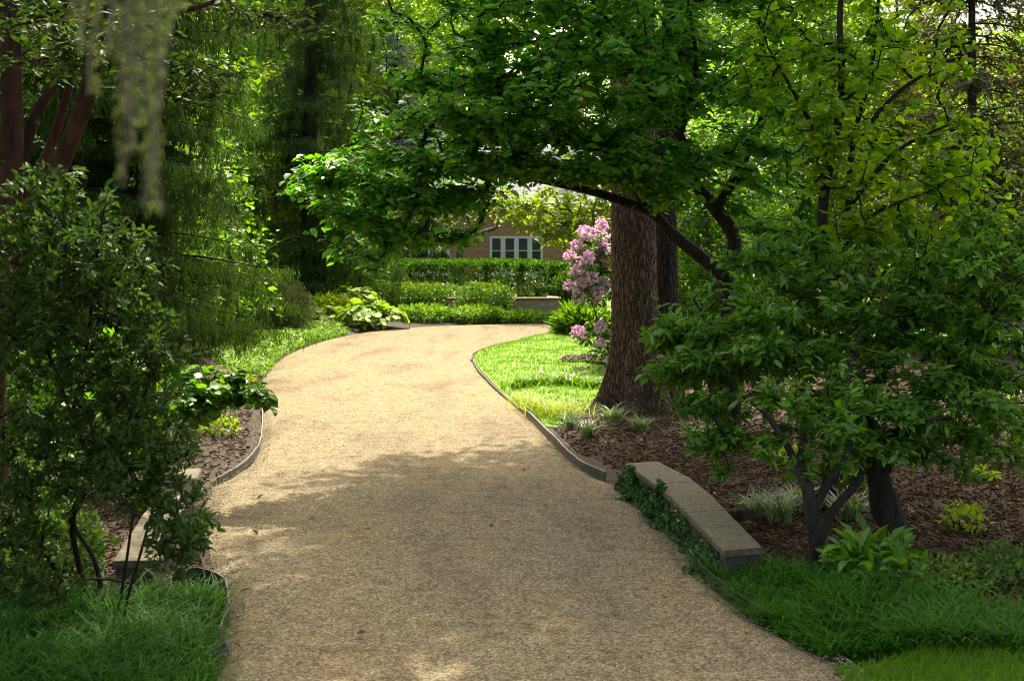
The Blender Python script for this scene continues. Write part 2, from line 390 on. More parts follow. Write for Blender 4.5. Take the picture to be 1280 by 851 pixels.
M['blackedge'] = plain_mat('black_edging', (.010, .009, .008), (.026, .024, .021), 14, .55, .3, .006, .5)
M['litter'] = leaf_mat('dead_leaf', (.09, .05, .025), (.24, .15, .08), .2, .7, .2)

# ------------------------------------------------------------------ ground plan
Lpx = [(284,740),(266,700),(255,655),(266,610),(300,589),(321,568),(325,535),(326,502),(329,476),(346,452),(382,433),(432,419),(500,410.5),(580,406.5),(700,404.5)]
Rpx = [(955,780),(874,712),(838,668),(778,607),(752,598),(700,560),(660,520),(625,490),(596,460),(589,446),(600,435.5),(640,426),(702,418)]
Lg = [np.array([-1.25,-8,0]), np.array([-1.28,2,0]), np.array([-1.33,6.3,0]), np.array([-1.45,7.0,0])] + [G(*p) for p in Lpx] + [np.array([6,31.6,0]), np.array([16,32.2,0])]
Rg = [np.array([1.9,-8,0]), np.array([1.75,2,0]), np.array([1.53,6.3,0])] + [G(*p) for p in Rpx] + [np.array([6,28.6,0]), np.array([16,29.2,0])]
Ls = smooth_path(Lg, 8); Rs = smooth_path(Rg, 8)
def resample(p, n):
    s = np.concatenate([[0], np.cumsum(np.linalg.norm(np.diff(p, axis=0), axis=1))]); t = np.linspace(0, s[-1], n)
    return np.stack([np.interp(t, s, p[:, k]) for k in range(3)], -1)
drive_poly = np.vstack([Ls, Rs[::-1]])[:, :2]
def inside(x, y, poly):
    r = np.zeros(x.shape, bool); n = len(poly); j = n - 1
    for i in range(n):
        xi, yi = poly[i]; xj, yj = poly[j]
        if yi != yj: r ^= ((yi > y) != (yj > y)) & (x < (xj - xi) * (y - yi) / (yj - yi) + xi)
        j = i
    return r
def pdist(x, y, poly, closed=True):
    d = np.full(x.shape, 1e9); n = len(poly)
    for i in range(n if closed else n - 1):
        a = poly[i]; b = poly[(i + 1) % n]; ab = b - a; L = ab @ ab + 1e-12
        t = np.clip(((x - a[0]) * ab[0] + (y - a[1]) * ab[1]) / L, 0, 1)
        d = np.minimum(d, np.hypot(x - a[0] - t * ab[0], y - a[1] - t * ab[1]))
    return d
def vnoise(x, y, s=1.0):
    return (np.sin(1.7*x*s+.3)*np.cos(2.3*y*s+1.1) + .6*np.sin(3.9*x*s-2.*y*s) + .4*np.cos(5.3*y*s+4.1*x*s+.7)) / 2
def rise(x, y):
    x = np.asarray(x, float); y = np.asarray(y, float)
    d = pdist(x, y, drive_poly); d = np.where(inside(x, y, drive_poly), 0, d)
    k = np.clip(d / .6, 0, 1); k = k*k*(3-2*k)
    far = np.clip((d - 2) / 10, 0, 1)
    return -.035 + k * (.075 + .035 * vnoise(x, y, 1.3)) + far * .18

gx = np.concatenate([[-400,-150,-60,-30], np.arange(-16, 18.01, .28), [30,60,150,400]])
gy = np.concatenate([[-400,-150,-60,-25,-10], np.arange(0, 48.01, .28), [60,100,200,500]])
XX, YY = np.meshgrid(gx, gy); ZZ = rise(XX, YY)
def grid_faces(ny, nx):
    i = np.arange(ny - 1)[:, None] * nx; j = np.arange(nx - 1)[None]
    return np.stack([i+j, i+j+1, i+nx+j+1, i+nx+j], -1).reshape(-1, 4)
g = Geo(); g.add(np.stack([XX, YY, ZZ], -1), grid_faces(*XX.shape)); tag(g.build('ground', M['mulch'], smooth=True), kind='structure')

# driveway: one sheet, finely cut along and across, edges spilling slightly
nA, nB = 260, 26
La, Ra = resample(Ls, nA), resample(Rs, nA)
# match the two edges by arc fraction of the smooth control lists instead of raw length
tt = np.linspace(0, 1, nB)[None, :, None]
D = La[:, None] * (1 - tt) + Ra[:, None] * tt
rg = rng_(2)
D[..., 2] = .012 * vnoise(D[..., 0], D[..., 1], .8) * np.minimum(1, 4 * np.minimum(tt[..., 0], 1 - tt[..., 0])) + .012
D[:, 0, :2] += rg.standard_normal((nA, 2)) * .012; D[:, -1, :2] += rg.standard_normal((nA, 2)) * .012
D[:, 0, 2] -= .03; D[:, -1, 2] -= .03
g = Geo(); g.add(D, grid_faces(nA, nB)); tag(g.build('driveway', M['gravel'], smooth=True), kind='structure')

def sheet(name, poly, mat, dz, step=.3):
    poly = np.asarray(poly, float)
    import mathutils
    from mathutils.geometry import delaunay_2d_cdt
    lo, hi = poly.min(0), poly.max(0)
    xs, ys = np.meshgrid(np.arange(lo[0]+step/2, hi[0], step), np.arange(lo[1]+step/2, hi[1], step))
    k = inside(xs, ys, poly) & (pdist(xs, ys, poly) > step * .4)
    pts = [Vector(p) for p in poly] + [Vector((a, b)) for a, b in zip(xs[k], ys[k])]
    v, e, f, *_ = delaunay_2d_cdt(pts, [], [list(range(len(poly)))], 1, 1e-5)
    v = np.array([(q.x, q.y) for q in v]); z = rise(v[:, 0], v[:, 1]) + dz
    g = Geo(); g.add(np.column_stack([v, z]), np.array([list(q) for q in f if len(q) == 3]))
    return tag(g.build(name, mat, smooth=True), kind='structure')

iR = [i for i in range(len(Rs)) if 14.7 < Rs[i][1]]
lawn_poly = np.vstack([Rs[iR][:, :2] + np.array([.05, 0]), [(16, 24.5), (7, 23.2), (3.6, 21.6), (2.6, 19.4), G(790, 488)[:2], G(755, 505)[:2], G(725, 522)[:2], G(695, 534)[:2]]])
sheet('lawn', lawn_poly, M['turf'], .016)
corner_poly = np.array([(1.74, 3.0), (1.53, 6.0), (1.47, 6.5), (1.9, 6.62), (2.6, 6.5), (3.6, 6.35), (6, 6.2), (6, 3.0)])
sheet('lawn', corner_poly, M['turf'], .016)
back_lawn = np.array([(1.5, 33.2), (16, 33.4), (40, 33), (60, 60), (-8, 60), (-8, 41), (1.5, 40.5)])
sheet('lawn', back_lawn, M['turf'], .016, 1.2)
far_lawn = np.array([(4.6, 16.5), (9, 15), (30, 14), (60, 28), (17.2, 28.5), (17.2, 22), (8, 20)])
sheet('lawn', far_lawn, M['turf'], .016, .8)
c = G(750, 456); a = np.linspace(0, 2*math.pi, 26)[:-1]
ring = np.column_stack([c[0] + .25 + .85*np.cos(a), c[1] + .2 + .8*np.sin(a)]) + rng_(5).standard_normal((25, 2)) * .03
sheet('mulch_ring', ring, M['mulch'], .05, .2)

# loose stuff -----------------------------------------------------------------
def blades(geo, pos, h, w, bend, rg, segs=3, az=None):
    n = len(pos); a = rg.random(n) * 2 * math.pi if az is None else az
    u = np.stack([np.cos(a), np.sin(a), np.zeros(n)], -1); s = np.stack([-np.sin(a), np.cos(a), np.zeros(n)], -1)
    h = np.broadcast_to(h, (n,)); w = np.broadcast_to(w, (n,)); bend = np.broadcast_to(bend, (n,))
    ts = np.linspace(0, 1, segs + 1); rows = []
    for t in ts:
        c = pos + u * (h * bend * t ** 1.8)[:, None] + np.array([0, 0, 1.]) * (h * (t - .45 * bend * t ** 2.4))[:, None]
        ww = w * (1 - .85 * t ** 2) * .5
        rows += [c - s * ww[:, None], c + s * ww[:, None]]
    V = np.stack(rows, 1); k = V.shape[1]; off = np.arange(n)[:, None, None] * k
    q = np.array([(2*i, 2*i+1, 2*i+3, 2*i+2) for i in range(segs)])
    geo.add(V.reshape(-1, 3), (q[None] + off).reshape(-1, 4))
def scatter(rg, poly, n, near=True, avoid=()):
    poly = np.asarray(poly, float); lo, hi = poly.min(0), poly.max(0); out = []; have = 0
    while have < n:
        y = lo[1] + (hi[1] - lo[1]) * rg.random(n)
        if near: y = lo[1] * (hi[1] / lo[1]) ** rg.random(n)
        x = lo[0] + (hi[0] - lo[0]) * rg.random(n)
        k = inside(x, y, poly)
        for q in avoid: k &= ~inside(x, y, q)
        p = np.column_stack([x[k], y[k]]); out.append(p); have += len(p)
    p = np.concatenate(out)[:n]; return np.column_stack([p, rise(p[:, 0], p[:, 1])])

rg = rng_(11)
p = scatter(rg, lawn_poly, 60000, True, [ring]); p[:, 2] += .028
k = p[:, 0] < 6; p = p[k]
g = Geo(); blades(g, p, .022 + .022*rg.random(len(p)), .006 + .00022*p[:, 1], .3 + .4*rg.random(len(p)), rg, 2)
p = scatter(rg, np.clip(corner_poly, None, 3.4) if False else np.array([(1.53, 5.9), (1.46, 6.52), (1.9, 6.62), (2.6, 6.5), (3.6, 6.35), (3.6, 5.9)]), 16000, False); p[:, 2] += .028
blades(g, p, .035 + .025*rg.random(len(p)), .0045, .3 + .4*rg.random(len(p)), rg, 2)
tag(g.build('lawn_grass', M['grass']), 'short sunlit mown grass on the lawns beside the gravel drive', 'grass', kind='stuff')

# gravel stones
near_drive = np.array([q for q in drive_poly if True])
def stones(rg, pos, size, flat=.65):
    g = Geo(); tv = np.array([(1,0,0),(0,1,0),(-1,0,0),(0,-1,0),(0,0,1),(.7,.7,.45),(-.7,.7,.4),(-.7,-.7,.45),(.7,-.7,.4)])
    tf = [[(0,1,5),(1,2,6),(2,3,7),(3,0,8),(0,5,4),(5,1,4),(1,6,4),(6,2,4),(2,7,4),(7,3,4),(3,8,4),(8,0,4)]]
    a = rg.random(len(pos)) * 6.28
    place(g, (tv * np.array([1, 1, flat]), tf), pos, np.stack([np.cos(a), np.sin(a), .15*rg.standard_normal(len(pos))], -1),
          np.array([0, 0, 1.]) + .15*rg.standard_normal((len(pos), 3)), size, .6 + .4*rg.random(len(pos))); return g
y = 5.2 * (16 / 5.2) ** rg.random(60000); ia = np.interp(y, La[:200, 1], np.arange(200))
lx = np.interp(y, Ls[:, 1][:120], Ls[:, 0][:120]); rx = np.interp(y, Rs[:, 1][:100], Rs[:, 0][:100])
f = rg.random(len(y)); f = np.where(rg.random(len(y)) < .35, np.where(rg.random(len(y)) < .5, f ** 3 * .5, 1 - f ** 3 * .5), f)
sp = np.column_stack([lx + (rx - lx) * (f * 1.05 - .025), y, np.full(len(y), .013)])
sp[:, 2] = .010 + .012 * vnoise(sp[:, 0], sp[:, 1], .8) * np.minimum(1, 4 * np.clip(np.minimum(f, 1 - f), 0, 1))
g = stones(rg, sp, .0035 + .0055 * rg.random(len(y)) ** 3)
tag(g.build('loose_gravel', M['stone_chip']), 'loose tan pea gravel strewn over the drive', 'gravel', kind='stuff')

# mulch chips on the beds
rg = rng_(13)
right_bed = np.array([(1.0, 7.6), (1.1, 9.0), (1.2, 11), (.6, 13), (.3, 15.6), (1.6, 18), (4.6, 20), (9, 18), (7, 10), (4, 7.0), (2.2, 7.0)])
left_bed = np.array([(-1.4, 6.4), (-1.75, 8), (-2.1, 9.6), (-2.4, 11.6), (-2.4, 13), (-3.1, 17), (-3.5, 20), (-8, 20), (-6, 10), (-4, 6.4)])
pos = np.vstack([scatter(rg, right_bed, 85000, True, [drive_poly]), scatter(rg, left_bed, 32000, True, [drive_poly]), scatter(rg, ring, 900)])
pos[-900:, 2] += .05; pos[:, 2] += .004 + .010 * rg.random(len(pos))
g = Geo(); n = len(pos); a = rg.random(n) * 6.28
tv = np.array([(-.5,0,0),(.5,.05,0),(.42,1,.0),(-.36,.93,0),(-.4,.05,.25),(.35,.1,.25),(.3,.9,.25),(-.3,.85,.25)])
tf = [[(4,5,6,7),(0,1,5,4),(1,2,6,5),(2,3,7,6),(3,0,4,7)]]
place(g, (tv, tf), pos, np.stack([np.cos(a), np.sin(a), .3*rg.standard_normal(n)], -1), np.array([0, 0, 1.]) + .35*rg.standard_normal((n, 3)), .012 + .034*rg.random(n)**2, .25 + .3*rg.random(n))
m_ = 900; tp = np.vstack([scatter(rg, right_bed, 600, True, [drive_poly]), scatter(rg, left_bed, 300, True, [drive_poly])]); tp[:, 2] += .012; a = rg.random(m_)*6.28
place(g, (tv*np.array([1,1,.2]), tf), tp, np.stack([np.cos(a), np.sin(a), .08*rg.standard_normal(m_)], -1), np.array([0, 0, 1.])+.1*rg.standard_normal((m_,3)), .05+.13*rg.random(m_), .05)
tag(g.build('mulch', M['chip']), 'shredded brown bark mulch covering the planting beds', 'mulch', kind='stuff')

# dead leaves here and there
pos = np.vstack([scatter(rg, right_bed, 1000, True, [drive_poly]), scatter(rg, left_bed, 600, True, [drive_poly])])
dl = np.column_stack([rg.uniform(-1.9, 1.2, 22), 6 * (14/6) ** rg.random(22), np.full(22, .018)]); dl = dl[inside(dl[:, 0], dl[:, 1], drive_poly)]
pos = np.vstack([pos, dl]); pos[:, 2] += .02; n = len(pos); a = rg.random(n) * 6.28
g = Geo(); place(g, leaf_oval(.5, .2, -.2), pos, np.stack([np.cos(a), np.sin(a), .2*rg.standard_normal(n)], -1), np.array([0, 0, 1.]) + .4*rg.standard_normal((n, 3)), .03 + .04*rg.random(n))
tag(g.build('leaf_litter', M['litter']), 'scattered dry fallen leaves on beds and gravel', 'leaf litter', kind='stuff')

# ------------------------------------------------------------------ edging strips
def edging(name, pts, h, th, mat, label, dip=.0, wave=.012, seed=1, cols=3):
    rg = rng_(seed); p = smooth_path(pts, 8); n = len(p)
    t = unit(np.gradient(p, axis=0)); s = np.cross(t, [0, 0, 1.])
    off = np.cumsum(rg.standard_normal(n)) * wave * .3; off -= np.linspace(off[0], off[-1], n)
    hh = h * (1 + .12 * np.cumsum(rg.standard_normal(n)) / math.sqrt(n))
    rows = []
    prof = [(-.5, -.4), (-.5, .35), (-.75, .45), (-.5, .55), (-.75, .8), (-.4, 1.0), (.4, 1.0), (.5, .8), (.5, -.4)]
    for a, b in prof: rows.append(p + s * (a * th + off)[:, None] + np.array([0, 0, 1.]) * (b * hh)[:, None])
    V = np.stack(rows, 1); k = len(prof); i = np.arange(n - 1)[:, None] * k; j = np.arange(k)[None]; j2 = (j + 1) % k
    g = Geo(); g.add(V.reshape(-1, 3), np.stack([i+j, i+j2, i+k+j2, i+k+j], -1).reshape(-1, 4), [list(range(k))[::-1]], [[(n-1)*k + q for q in range(k)]])
    return tag(g.build(name, mat), label, 'garden edging')
edging('garden_edging', [G(329,478), G(327,500), G(326,535), G(323,562), G(303,586), G(272,604)], .055, .008, M['edging'], 'pale grey edging strip curving round the mulch of the left bed', seed=3)
edging('garden_edging', [G(205,738), G(240,722), G(272,728), G(285,745), G(283,775), G(274,800)], .06, .010, M['blackedge'], 'black edging strip in front of the left stone wall, round the grass', seed=4)
edging('garden_edging', [G(590,446), G(596,461), G(625,491), G(656,517)], 0.03, .008, M['blackedge'], 'thin edging strip along the sunlit lawn edge', seed=5)
edging('garden_edging', [G(655,517), G(680,540), G(702,563), G(730,587), G(757,600)], .065, .010, M['edging'], 'ribbed grey edging strip beside the big tree, curling up from the gravel', seed=6)
edging('garden_edging', [G(862,703), G(880,722), G(915,750), G(958,781)], .085, .012, M['blackedge'], 'black edging strip holding the dark border grass at right', seed=7)
g = Geo(); b = G(274, 820); g.add([b+[-.02,0,0], b+[.055,.01,0], b+[.01,.03,.09], b+[-.02,.02,0], b+[.055,.03,0], b+[.005,.045,.09]], [(0,1,2),(5,4,3)], [(0,3,4,1),(1,4,5,2),(2,5,3,0)])
tag(g.build('edging_scrap', M['edging']), 'small triangular broken grey edging piece beside the grass tuft', 'edging scrap')

# ------------------------------------------------------------------ low stone walls with flagstone caps
def stone_wall(label, inner, outer, ztop, cuts, seed, zl):
    """inner / outer: matching plan points along the two long sides"""
    rg = rng_(seed); base = inner[0]; root = thing('low_stone_wall', label, 'stone wall', (base[0], base[1], 0))
    inner = np.asarray(inner, float)[:, :2]; outer = np.asarray(outer, float)[:, :2]
    def along(poly, t):
        s = np.concatenate([[0], np.cumsum(np.linalg.norm(np.diff(poly, axis=0), axis=1))]); s /= s[-1]
        return np.array([np.interp(t, s, poly[:, 0]), np.interp(t, s, poly[:, 1])])
    th = .038
    for a, b in zip(cuts[:-1], cuts[1:]):
        mids = [a + .0012] + [c for c in zl if a + .01 < c < b - .01] + [b - .0012]
        I = [along(inner, t) for t in mids]; O = [along(outer, t) for t in mids]
        dz = rg.uniform(-.0008, .0008); g = Geo(); V = []
        for i_, o_ in zip(I, O):
            w = unit(o_ - i_) * .006
            for q, z in ((i_, ztop-th), (i_, ztop-.008), (i_+w, ztop), (o_-w, ztop), (o_, ztop-.008), (o_, ztop-th)): V.append((q[0], q[1], z + dz))
        n = len(I); ii = np.arange(n - 1)[:, None] * 6; j = np.arange(6)[None]; j2 = (j + 1) % 6
        g.add(V, np.stack([ii+j, ii+6+j, ii+6+j2, ii+j2], -1).reshape(-1, 4), [[5,4,3,2,1,0][::-1]], [[(n-1)*6+q for q in range(6)][::-1]])
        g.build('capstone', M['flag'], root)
    # the wall under the caps: courses of rough stone, set back from the caps
    g = Geo(); zz = -.06; cz = [.055, .06, .05, .06, .05]; row = 0
    while zz < ztop - th - .004:
        h = min(cz[row % 5], ztop - th - .002 - zz); row += 1
        t = rg.uniform(-.04, 0)
        while t < 1:
            L = rg.uniform(.06, .13); a, b = max(t, 0.004), min(t + L, .996); t += L
            if b - a < .008: continue
            i0, i1, o0, o1 = along(inner, a + .002), along(inner, b - .002), along(outer, a + .002), along(outer, b - .002)
            s_in = rg.uniform(.012, .03); s_out = rg.uniform(.012, .03)
            wa, wb = unit(o0 - i0), unit(o1 - i1)
            q = [i0 + wa*s_in, i1 + wb*s_in, o1 - wb*s_out, o0 - wa*s_out]
            V = [(*c_, zz + .002) for c_ in q] + [(*c_, zz + h - .002) for c_ in q]
            g.add(V, [(0,3,2,1),(4,5,6,7),(0,1,5,4),(1,2,6,5),(2,3,7,6),(3,0,4,7)])
        zz += h
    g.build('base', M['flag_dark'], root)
    return root
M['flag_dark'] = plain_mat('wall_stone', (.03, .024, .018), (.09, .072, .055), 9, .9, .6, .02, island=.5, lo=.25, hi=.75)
Zt = .20
GT = lambda px, py: G(px, py, Zt)
stone_wall('low stone wall with flagstone cap and ivy, at the right edge of the gravel',
           [GT(905,688), GT(840,622), GT(808,597), GT(781,579)], [GT(954,684), GT(889,618), GT(862,596), GT(822,576)], Zt,
           [0, .2, .36, .53, .7, 1.0], 21, [.33, .66, .7, .75])
stone_wall('low flagstone-capped stone wall half hidden by the azalea on the left',
           [GT(201,700), GT(226,640), GT(252,585)], [GT(140,701), GT(180,640), GT(213,586)], Zt,
           [0, .25, .5, .78, 1.0], 22, [.5])

# ivy on the face of the right wall
rg = rng_(23); t = rg.random(3400); ii = smooth_path([GT(905,684), GT(840,622), GT(808,597), GT(779,578)], 10)
q = np.stack([np.interp(t, np.linspace(0, 1, len(ii)), ii[:, k]) for k in range(3)], -1)
side = np.array([-1, -.35, 0]) / 1.06
zt_ = rg.random(3400); hgt = .21 * np.clip(.35 + 2.2*(1-t)*t*1.2 + .5*t, 0, 1) * (.72 + .42*np.sin(23*t)*np.sin(9*t+.6))
q += side * (.05 + (.10 + .14*np.clip(np.sin(31*t)*np.sin(13*t+1), 0, 1)) * rg.random(3400) * (1 - zt_))[:, None] ; q[:, 2] = .01 + zt_ * hgt
nrm = side + np.array([0, 0, .6]) + .5*rg.standard_normal((3400, 3)); dirs = np.array([-.2, -.2, -.8]) + .6*rg.standard_normal((3400, 3))
g = Geo(); place(g, leaf_heart(.9), q + np.array([.06, 0, 0]), dirs, nrm, .022 + .026*rg.random(3400))
root = thing('ivy', 'dark trailing ivy climbing the drive side of the right stone wall', 'ivy', G(842, 655))
g.build('foliage', M['ivy'], root)
g = Geo()
for _ in range(26):
    t0 = rg.random(); t1 = np.clip(t0 + rg.uniform(-.25, .25), 0, 1); tq = np.linspace(t0, t1, 7)
    w = np.stack([np.interp(tq, np.linspace(0, 1, len(ii)), ii[:, k]) for k in range(3)], -1); w[:, 2] = np.linspace(.0, rg.uniform(.06, .15), 7); w += side * .04 - np.array([.03, 0, 0]) + rg.standard_normal((7, 3)) * .01 + np.array([.03, 0, 0])
    tube(g, w, .003, 4)
g.build('stem', M['darkbark'], root)

# ------------------------------------------------------------------ big shade tree
def furrowed(geo, pts, rads, rg, k=120, seg=240, depth=.03, flare=None):
    p = smooth_path(pts, 12); s = np.linspace(0, 1, len(p)); tq = np.linspace(0, 1, seg) ** 1.25
    p = np.stack([np.interp(tq, s, p[:, i]) for i in range(3)], -1)
    r = np.interp(tq, np.linspace(0, 1, len(rads)), rads)
    a = np.arange(k) * 2 * math.pi / k; z = p[:, 2][:, None]; A = a[None]
    fur = np.zeros((seg, k))
    for fq, am, ph, tw in ((13, .5, .4, .9), (21, .5, 1.9, -1.3), (29, .45, 3.0, 2.0), (41, .35, 5.0, -2.6)):
        fur += am * np.abs(np.sin(fq/2 * A + tw * np.sin(1.9 * z + ph) + ph + .5*np.sin(z*5+fq)))
    brk = np.sin(z*9 + 3*np.sin(4*A) + 2*np.sin(7*A + z*3)) * np.sin(z*21 + 5*np.sin(3*A+1))
    fur = np.clip(fur / 1.8, .12, .75) - .5 - .16*np.clip(brk - .35, 0, 1)
    R = r[:, None] * np.ones((1, k)) + depth * fur + .004 * rg.standard_normal((seg, k))
    if flare:
        for ang, amt, wd in flare:
            da = (A - ang + math.pi) % (2*math.pi) - math.pi
            R = R + amt * np.exp(-(da / wd) ** 2) * np.exp(-np.maximum(z, 0) / .36)
    V = np.stack([p[:, 0][:, None] + R*np.cos(A), p[:, 1][:, None] + R*np.sin(A), z + 0*A], -1)
    i = np.arange(seg - 1)[:, None] * k; j = np.arange(k)[None]; j2 = (j + 1) % k
    geo.add(V.reshape(-1, 3), np.stack([i+j, i+j2, i+k+j2, i+k+j], -1).reshape(-1, 4))

rg = rng_(31); b = G(795, 516); b[2] = 0
root = thing('shade_tree', 'big mature tree with thick furrowed brown trunk beside the lawn', 'tree', b)
g = Geo()
furrowed(g, [b+[0,0,-.15], b+[0,0,.4], b+[-.03,0,2.2], b+[-.02,.05,4.5], b+[.1,.1,7]], [.35,.28,.25,.238,.232,.222,.20], rg,
         flare=[(3.45, .34, .30), (4.5, .20, .26), (5.4, .30, .30), (.3, .2, .4), (2.2, .2, .4)])
top = b + [.1, .1, 7]
limbs = [([top - [0,0,.3], top + [.1,0,2], top + [.0,.2,4.5]], [.2, .16, .09])]
for q in ((-2.6,-1.0,2.2),(2.8,-.6,2.6),(.5,2.6,2.4),(-.8,-2.6,3.0),(-1.8,1.6,4.6),(1.8,.8,5.2)):
    limbs.append((smooth_path([top + [0,0,max(0, q[2]-2.4)], top + np.array(q)*[.5,.5,.75], top + np.array(q)], 5), np.linspace(.13, .05, 11)))
T = np.vstack([ell(rg, top + [.9, -.6, 3.0], (4.5, 4.2, 3.3), 640, .5), ell(rg, top + [1.7, -2.5, 2.0], (3.6, 3.0, 2.2), 200, .5), ell(rg, top + [1.3, 2.2, -.3], (2.9, 2.3, 1.5), 170, .5), ell(rg, b + [.25, 1.35, 7.2], (3.0, 2.4, 1.0), 330, .5)])  # lower lobes, out of view, added to shape the shade edge on the drive
tr = Tree(rg, limbs, T, .45, .012, .42, .08, .06); tr.wood(g)
g.build('trunk', M['bark'], root, True)
g = Geo(); tr.leaves(g, leaf_diamond(.6), 30, .20, 3, .22, .6, .2, .35, 1, .6); g.build('crown', M['mid'], root)
# slimmer second stem just behind
b2 = G(832, 508); b2[2] = 0
g = Geo(); furrowed(g, [b2+[0,0,-.15], b2+[.01,0,1.0], b2+[.0,.0,3], b2+[.25,.2,6.5]], [.17,.145,.135,.12,.10], rg, 72, 120, .02, [(.3,.1,.4),(4.9,.1,.4)])
g.build('trunk', M['darkbark2'], root, True)

# ------------------------------------------------------------------ dogwood whose crown arches over the drive
rg = rng_(41)
b = P(912, 575, 12.8); b[2] = 0
root = thing('dogwood_tree', 'spreading broadleaf tree with dark limbs arching over the gravel drive', 'tree', b)
DD = 12.8
def pth(*a): return smooth_path([P(*q) for q in a], 6)
l0 = smooth_path([b + [0,0,-.1], P(915,450,DD), P(908,350,DD), P(918,300,DD), P(895,262,DD), P(872,235,DD)], 6)
l1 = pth((906,345,DD), (872,318,DD-.05), (838,290,DD-.1), (815,266,DD-.2), (775,250,DD-.3), (735,238,DD-.4), (690,228,DD-.5), (640,218,DD-.6), (595,208,DD-.7), (540,205,DD-.9))
l2 = pth((872,235,DD), (850,170,DD-.2), (800,100,DD-.4), (740,30,DD-.6), (690,-60,DD-.8))
l3 = pth((895,262,DD), (930,200,DD+.1), (960,120,DD), (950,20,DD-.1), (980,-80,DD))
l4 = pth((815,266,DD-.2), (760,200,DD-.8), (690,150,DD-1.4), (620,110,DD-1.8))
l5 = pth((850,170,DD-.2), (870,90,DD-1), (860,0,DD-1.6))
limbs = [(l0, np.interp(np.arange(len(l0)), [0, 12, len(l0)-1], [.10, .075, .055])), (l1, np.linspace(.062, .018, len(l1))), (l2, np.linspace(.05, .018, len(l2))),
         (l3, np.linspace(.05, .018, len(l3))), (l4, np.linspace(.032, .012, len(l4))), (l5, np.linspace(.032, .012, len(l5)))]
def dog_targets(rg):
    T = [EP(rg, 470, 235, DD-.7, 118, 60, .8, 150), EP(rg, 455, 290, DD-.7, 70, 40, .5, 40), EP(rg, 390, 225, DD-.6, 45, 30, .4, 22), EP(rg, 585, 150, DD-1.0, 150, 75, 1.1, 180),
         EP(rg, 690, 90, DD-1.2, 190, 120, 1.5, 260), EP(rg, 850, 100, DD-.8, 190, 130, 1.6, 220), EP(rg, 620, -40, DD-.8, 230, 110, 1.6, 220),
         EP(rg, 900, -60, DD-.8, 260, 110, 1.8, 150), EP(rg, 960, 180, DD-.2, 110, 110, 1.2, 80), EP(rg, 860, 225, DD-.9, 90, 45, .5, 34),
         EP(rg, 720, 190, DD-1.0, 130, 38, .8, 80), EP(rg, 560, 262, DD-.6, 55, 32, .3, 30), EP(rg, 640, 208, DD-.8, 100, 30, .6, 70), EP(rg, 540, 215, DD-.6, 80, 40, .5, 60), EP(rg, 590, 190, DD, 100, 22, .5, 40), EP(rg, 700, 60, DD+.6, 170, 110, .6, 120), EP(rg, 530, 292, DD-.5, 55, 24, .3, 26), EP(rg, 800, 215, DD-1.0, 70, 30, .5, 40)]
    return np.vstack(T)
def tiers(T, h, k, rg):
    ph = .30*T[:, 0] + .22*T[:, 1] + .22*np.sin(1.7*T[:, 0]+.8*T[:, 1]) + .15*np.sin(2.9*T[:, 1]-1.1*T[:, 0])
    z = T[:, 2] + .12*ph; T = T.copy(); T[:, 2] += k*(np.round((z + ph*.6)/h)*h - ph*.6 - z); return T
tr = Tree(rg, limbs, tiers(dog_targets(rg), .34, .55, rg), .16, .0042, .42, .06, .06)
g = Geo(); tr.wood(g); g.build('trunk', M['darkbark'], root, True)
g = Geo(); tr.leaves(g, leaf_oval(.56, .07, .2), 25, .078, 5, .035, .92, .16, .35, 1, .42, .5); g.build('crown', M['dogwood'], root)

# ------------------------------------------------------------------ evergreen shrub and its neighbours in the right bed
rg = rng_(51); b = G(1024, 726); b[2] = .0
root = thing('evergreen_shrub', 'glossy broadleaf evergreen shrub with forked thin dark stems behind the border grass', 'shrub', b)
d = b[1]
l0 = pth((1024,730,d), (1020,680,d), (1014,640,d), (1010,612,d), (1000,585,d+.1))
l1 = pth((1014,640,d), (1030,612,d), (1045,590,d), (1062,560,d+.1))
l2 = pth((1020,690,d), (1040,640,d+.2), (1075,598,d+.3), (1078,560,d+.3))
l3 = pth((1000,585,d+.1), (960,520,d+.5), (910,480,d+.9), (870,450,d+1.2))
l4 = pth((1000,585,d+.1), (1005,500,d+.7), (985,420,d+1.3))
l5 = pth((1062,560,d+.1), (1060,480,d+.6), (1080,400,d+1.0))
limbs = [(l0, np.linspace(.047, .035, len(l0))), (l1, np.linspace(.03, .02, len(l1))), (l2, np.linspace(.028, .02, len(l2))), (l3, np.linspace(.024, .01, len(l3))), (l4, np.linspace(.024, .01, len(l4))), (l5, np.linspace(.024, .01, len(l5)))]
T = np.vstack([EP(rg, 905, 445, d+1.1, 108, 90, .7, 210), EP(rg, 985, 400, d+1.3, 120, 110, .8, 200), EP(rg, 930, 540, d+.8, 85, 32, .5, 70), EP(rg, 1010, 520, d+.5, 110, 70, .7, 160),
               EP(rg, 1000, 340, d+1.5, 80, 50, .6, 60), EP(rg, 862, 460, d+1.2, 50, 60, .5, 50), EP(rg, 890, 575, d+.7, 35, 14, .3, 12), EP(rg, 960, 300, d+1.6, 60, 30, .5, 26), EP(rg, 840, 410, d+1.3, 40, 30, .4, 18)])
T = tiers(T, .26, .5, rg); T = T[np.sin(4.1*T[:, 0]+1.3)*np.sin(3.7*T[:, 1]+.4)*np.sin(5.2*T[:, 2]) > -.30]
tr = Tree(rg, limbs, T, .12, .0032, .42, .06, .06)
g = Geo(); tr.wood(g); g.build('trunk', M['darkbark'], root, True)
g = Geo(); tr.leaves(g, leaf_oval(.38, .08, .12), 18, .068, 3, .022, .6, .05, .55, 1, .55, .55); g.build('crown', M['evergreen'], root)

